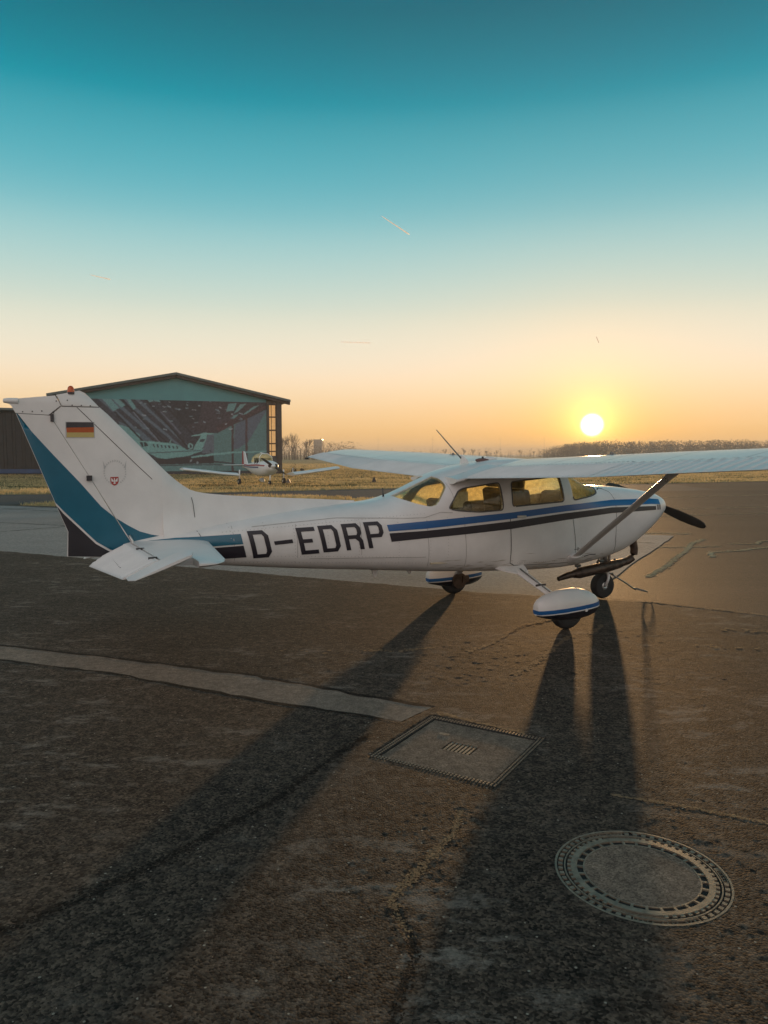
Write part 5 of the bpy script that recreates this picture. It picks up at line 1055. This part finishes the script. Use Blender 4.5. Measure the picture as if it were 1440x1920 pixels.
# ================================================================ grass on the field
def field_ok(x, y):
    lim = np.interp(x, [-70, -18.9, -8.8, 1.9, 19, 28.6, 110], [30, 36.7, 38.6, 44.4, 51.4, 55.6, 91.4]); return y > lim + .1
def blades(name, label, n, gen, m, h0, h1, wd, kind='stuff'):
    v = np.zeros((n * 3, 3)); pts = gen(n); a = RNG.uniform(0, 6.283, n); hh = RNG.uniform(h0, h1, n); w = wd * RNG.uniform(.6, 1.4, n); ln = hh * RNG.uniform(.2, .9, n); b_ = RNG.uniform(0, 6.283, n)
    v[0::3, 0] = pts[:, 0] - np.cos(a) * w; v[0::3, 1] = pts[:, 1] - np.sin(a) * w; v[1::3, 0] = pts[:, 0] + np.cos(a) * w; v[1::3, 1] = pts[:, 1] + np.sin(a) * w; v[0::3, 2] = v[1::3, 2] = -.035
    v[2::3, 0] = pts[:, 0] + np.cos(b_) * ln; v[2::3, 1] = pts[:, 1] + np.sin(b_) * ln; v[2::3, 2] = hh
    me = bpy.data.meshes.new(name); me.vertices.add(n * 3); me.vertices.foreach_set('co', v.ravel()); me.loops.add(n * 3); me.loops.foreach_set('vertex_index', np.arange(n * 3, dtype=np.int32)); me.polygons.add(n); me.polygons.foreach_set('loop_start', np.arange(0, n * 3, 3, dtype=np.int32)); me.update(calc_edges=True)
    return tag(link_mesh(name, me, m), label, 'grass', kind=kind)
def gen_field(y0, y1, dens_clump, seed, cond=None):
    def g(n):
        out = []
        r = np.random.default_rng(seed); tot = 0
        while tot < n:
            k = n * 2; u = r.random(k); y = y0 * (y1 / y0) ** u; x = r.uniform(-.62, .62, k) * y
            m = field_ok(x, y) & (vnoise(x, y * 2.5, 2.2, seed) + .35 * vnoise(x, y, .5, seed + 1) > dens_clump)
            if cond is not None: m &= cond(x, y)
            out.append(np.stack([x[m], y[m]], 1)); tot += m.sum()
        return np.concatenate(out)[:n]
    return g
blades('dry_grass', 'dry golden winter grass over the airfield beyond the taxiway', 230000, gen_field(34, 170, .42, 31), M['blade_gold'], .04, .12, .03)
blades('green_grass', 'short green grass in the shade before the hangar', 60000, gen_field(40, 110, .62, 35, lambda x, y: (vnoise(x, y * 2, 5, 77) > .45) | ((y > 54) & (x < -8))), M['blade_green'], .04, .10, .03)
def gen_poly(poly, seed):
    def g(n):
        r = np.random.default_rng(seed); xs = [p[0] for p in poly]; ys = [p[1] for p in poly]; x = r.uniform(min(xs), max(xs), n * 4); y = r.uniform(min(ys), max(ys), n * 4); m = inpoly(x, y, poly) & (vnoise(x, y, .6, seed) > .3); return np.stack([x[m], y[m]], 1)[:n]
    return g
def safe(poly, seed, n):
    k = len(gen_poly(poly, seed)(n)); return k
blades('island_grass', 'ragged grass on the island between taxiway and concrete apron', min(16000, safe(ISLAND, 51, 16000)), gen_poly(ISLAND, 51), M['blade_gold'], .05, .16, .022)
# ================================================================ bare winter trees
M['bark'] = mat('winter_bark', (.055, .045, .035), .9, var=.3, scale=3)
M['twig'] = mat('fine_twigs', (.11, .082, .055), .9, var=.25, scale=1, trans=.2)
def bare_tree_mesh(seed, h, spread):
    r = random.Random(seed); tr_ = MB(); tw = MB()
    def grow(p, d, L, rad, lvl):
        q = p + d * L; mid = p.lerp(q, .5) + Vector((r.uniform(-1, 1), r.uniform(-1, 1), 0)) * L * .05
        (tr_ if lvl < 2 else tw).tube([p, mid, q], [rad, rad * .82, rad * .62], 5 if lvl < 2 else 3, cap=False)
        if lvl >= 5: return
        n = 3 if lvl < 4 else 2
        if lvl in (1, 2): n = 4
        for k in range(n):
            a = r.uniform(0, 6.283); tilt = r.uniform(.25, .75) * spread; ax = Vector((math.cos(a), math.sin(a), 0)); nd_ = (d + ax * tilt + Vector((0, 0, .12))).normalized(); grow(p.lerp(q, r.uniform(.55, 1.0)), nd_, L * r.uniform(.58, .80), max(.012 * h / 10, rad * .58), lvl + 1)
    grow(Vector((0, 0, -.1)), Vector((r.uniform(-.05, .05), r.uniform(-.05, .05), 1)).normalized(), h * .30, h * .022, 0)
    return tr_, tw
def place_tree(seed, h, spread, loc, label, group=None, kind_name='bare_tree'):
    a, b_ = bare_tree_mesh(seed, h, spread); e = empty(kind_name, loc, seed); tag(e, label, 'tree', group); a.build('trunk', M['bark'], e, fix=False); b_.build('crown', M['twig'], e, fix=False); return e
def from_px(px, dist): return ((px - 720) / 1400 * dist, dist, 0)
place_tree(11, 14.0, .85, (-41.0, 300, -.1), 'tall bare tree just right of the hangar, leftmost of the two side by side')
place_tree(12, 14.5, .85, (-37.0, 302, -.1), 'tall bare tree right beside its twin, nearer the tower block')
place_tree(13, 12.5, .7, (-31.5, 305, -.1), 'slender bare tree immediately left of the pale tower block')
place_tree(18, 9.0, 1.1, (-34.6, 290, -.1), 'low bare bush-like tree in the gap between the tall trees')
r_ = random.Random(9)
SK = [(657,9,520,'bare tree on the skyline nearest the far wing tip'),(672,7,540,'low skyline tree second from the far wing tip'),(687,10,520,'rounded bare skyline tree third from the far wing tip'),(735,8,560,'small skyline tree above the middle of the far wing'),
      (775,11,540,'broad bare skyline tree left of the roof aerial tip'),(789,9,545,'bare skyline tree just left of the long roof aerial'),(834,12,520,'pointed bare skyline tree crossing the roof aerial'),(868,13,510,'tall bare skyline tree right of the roof aerial'),(886,13,530,'dark rounded skyline tree over the cabin roof'),(912,11,520,'bushy skyline tree over the roof pods'),(930,10,515,'low bushy skyline tree right of the roof pods'),(975,11,560,'wide skyline tree above the near flap'),(1000,10,565,'skyline tree left of the power mast below the sun')]
for k, (px, h, d, lab) in enumerate(SK):
    x, y, _ = from_px(px, d); place_tree(40 + k, h * .72, 1.0, (x, y, -.1), lab, 'skyline trees')
# tree belts that read as one mass
M['forest'] = mat('winter_forest', (.065, .047, .030), .95, var=.3, scale=.4)
def belt(name, label, n, xf, yf, hf, m, seed, tw=34, fat=1.0):
    r = random.Random(seed); b = MB()
    for k in range(n):
        t = r.random(); x, y, h = xf(t, r), yf(t, r), hf(t, r); w = h * r.uniform(.22, .4); b.tube([(x, y, -.2), (x + r.uniform(-.3, .3), y, h * .6)], [.16, .07], 3, cap=False)
        for i in range(tw):
            a = r.uniform(0, 6.283); q = r.random() ** .6; z = h * r.uniform(.05, 1.0); rr_ = w * math.sqrt(max(.05, 1 - ((z / h - .45) / .58) ** 2)) * q; cx, cy = x + math.cos(a) * rr_, y + math.sin(a) * rr_; l = r.uniform(.7, 1.7) * h / 11; dx, dy, dzz = r.uniform(-1, 1) * l * .8, r.uniform(-.5, .5) * l, r.uniform(-.25, .8) * l; u = r.uniform(.10, .24) * h / 11 * (fat if z < .8 * h else 1); l *= (fat ** .5 if z < .8 * h else .8); q_ = r.uniform(0, 3.14)
            b.add([(cx - u * math.cos(q_), cy, z - u * math.sin(q_)), (cx + u * math.cos(q_), cy, z + u * math.sin(q_)), (cx + dx, cy + dy, z + dzz)], [(0, 1, 2)]); 
    return tag(b.build(name, m, fix=False), label, 'trees', kind='stuff')
belt('hedge_belt', 'hazy low tree belt between the hangar and the pale tower block', 240, lambda t, r: -75 + 65 * t, lambda t, r: 318 + r.uniform(-14, 14), lambda t, r: r.uniform(4.5, 8), M['twig'], 3)
belt('far_tree_line', 'faint far tree line along the whole horizon', 900, lambda t, r: -420 + 720 * t, lambda t, r: 640 + r.uniform(-40, 60), lambda t, r: r.uniform(4, 8), M['twig'], 4, 26)
belt('forest', 'dense dark forest edge on the horizon at the right under the sun', 1000, lambda t, r: 104 + 314 * t, lambda t, r: 470 - 40 * t + r.uniform(-6, 34) , lambda t, r: r.uniform(10.6, 12.2) * (.86 + .30 * t) * (.95 + .07 * math.sin(t * 37) * math.sin(t * 91)) * min(1, .55 + t * 9) , M['forest'], 5, 74, 2.1)
belt('hangar_bush', 'dark low bush at the foot of the hangar corner', 6, lambda t, r: -10.2 + 2.2 * t, lambda t, r: 79 + r.uniform(-.5, .5), lambda t, r: r.uniform(.7, 1.1), M['bark'], 6, 60)
# ---------------------------------------------------------------- far tower block, masts, field markers
M['pale_block'] = mat('pale_render', (.20, .185, .17), .8, var=.06, scale=.2); M['block_dark'] = mat('dark_windows', (.10, .10, .11), .3)
tb_ = empty('tower_block', (-47.6, 545, 0), R(-6)); tag(tb_, 'pale flat-roofed tower block far beyond the trees', 'building')
b = MB(); b.box((0, 0, 6.4), (6.2, 6, 12.8)); b.build('wall', M['pale_block'], tb_)
b = MB(); b.box((0, 0, 12.95), (6.4, 6.2, .3)); rf_ = b.build('roof', M['block_dark'], tb_); b = MB(); b.box((1.4, 0, 13.4), (.8, .8, .6)); b.build('roof_hut', M['pale_block'], rf_)
for k in range(4):
    for j in range(3): b = MB(); b.box((-2 + j * 2, -3.03, 4 + k * 2.2), (.9, .1, 1.0)); b.build('window', M['block_dark'], tb_)
for px, d, h, lab in ((709,560,15.5,'thin faint mast above the far wing'),(811,560,16,'thin faint mast left of the roof aerial'),(937,570,16.3,'thin faint mast right of the roof pods'),(1019,570,16.3,'thin lattice mast left of the sun')):
    x, y, _ = from_px(px, d); e = empty('mast', (x, y, 0)); tag(e, lab, 'mast', 'masts on the skyline'); b = MB(); b.tube([(0, 0, 0), (0, 0, h)], [.10, .05], 5); b.build('pole', M['steel'], e); b = MB(); b.box((0, 0, h * .86), (1.2, .06, .06)); b.build('cross_arm', M['steel'], e)
M['mk_white'] = mat('white_marker', (.7, .68, .62), .6)
e = empty('marker_cone', (-.7, 52.6, 0)); tag(e, 'small dark marker cone on the grass beyond the far wing', 'marker'); b = MB(); b.lathe([(0, 0), (.28, 0), (.28, .04), (.15, .06), (.05, .38), (0, .40)], 'z', 14); b.build('cone', M['seam'], e, deg=40)
e = empty('tie_down_stake', (-6.55, 51.0, 0)); tag(e, 'small tie-down stake with leaning rod right of the low-wing aeroplane', 'stake'); b = MB(); b.prism([(-.22, 0), (.22, 0), (.08, .28), (-.02, .30)], 'y', -.12, .12); b.build('base', M['steel'], e); b = MB(); b.tube([(0, 0, .2), (-.16, 0, .72)], .022, 6); b.build('rod', M['brown_steel'], e)
e = empty('marker_post', (-8.9, 73, 0)); tag(e, 'short white marker post in the grass right of the hangar', 'post'); b = MB(); b.lathe([(0, 0), (.05, 0), (.05, .65), (.03, .7), (0, .7)], 'z', 8); b.build('post', M['mk_white'], e)
# ================================================================ contrails high up
M['trail'] = mat('ice_cloud_trail', (.98, .98, .98), 1, spec=0, trans=.6)
def sky_pt(px, py, alt):
    u, v_ = (px - 720) / 1400, -(py - 960) / 1400; pt = R(4.37); d = Vector((u, math.cos(pt) + v_ * math.sin(pt), -math.sin(pt) + v_ * math.cos(pt))); return d * ((alt - 1.94) / d.z) + Vector((0, 0, 1.94))
for (a, b_, w0, w1, lab) in (((714, 404), (768, 440), 5, 11, 'longest white contrail high above the aeroplane'), ((168, 515), (207, 524), 4, 9, 'short white contrail in the sky above the hangar'), ((638, 641), (696, 643), 6, 9, 'faint level contrail low in the middle of the sky'), ((1118, 631), (1123, 643), 6, 9, 'tiny contrail in the sky above the sun')):
    A, B_ = sky_pt(*a, 6000), sky_pt(*b_, 6000); n = 10; sc_ = (A.length) / 12000
    e = empty('contrail', A); tag(e, lab, 'contrail', 'contrails'); b = MB(); b.tube([(B_ - A) * (k / n) for k in range(n + 1)], [(w0 + (w1 - w0) * k / n) * sc_ * (.25 if k in (0, n) else 1) for k in range(n + 1)], 8); b.build('trail', M['trail'], e, smooth=True)
# ================================================================ haze
HT = 17.0
b = MB(); b.box((0, 700, (HT - 1.2) / 2), (1700, 2200, HT + 1.2)); hz = b.build('haze', None)
mh_ = bpy.data.materials.new('morning_haze'); mh_.use_nodes = True; t = mh_.node_tree; t.nodes.clear(); pv = nd(t, 'ShaderNodeVolumePrincipled'); pv.inputs['Color'].default_value = (.97, .92, .86, 1); pv.inputs['Density'].default_value = .0009; pv.inputs['Anisotropy'].default_value = .1
o_ = nd(t, 'ShaderNodeOutputMaterial'); t.links.new(pv.outputs[0], o_.inputs['Volume']); hz.data.materials.append(mh_); tag(hz, 'thin pale morning haze over the airfield', 'haze', kind='stuff')
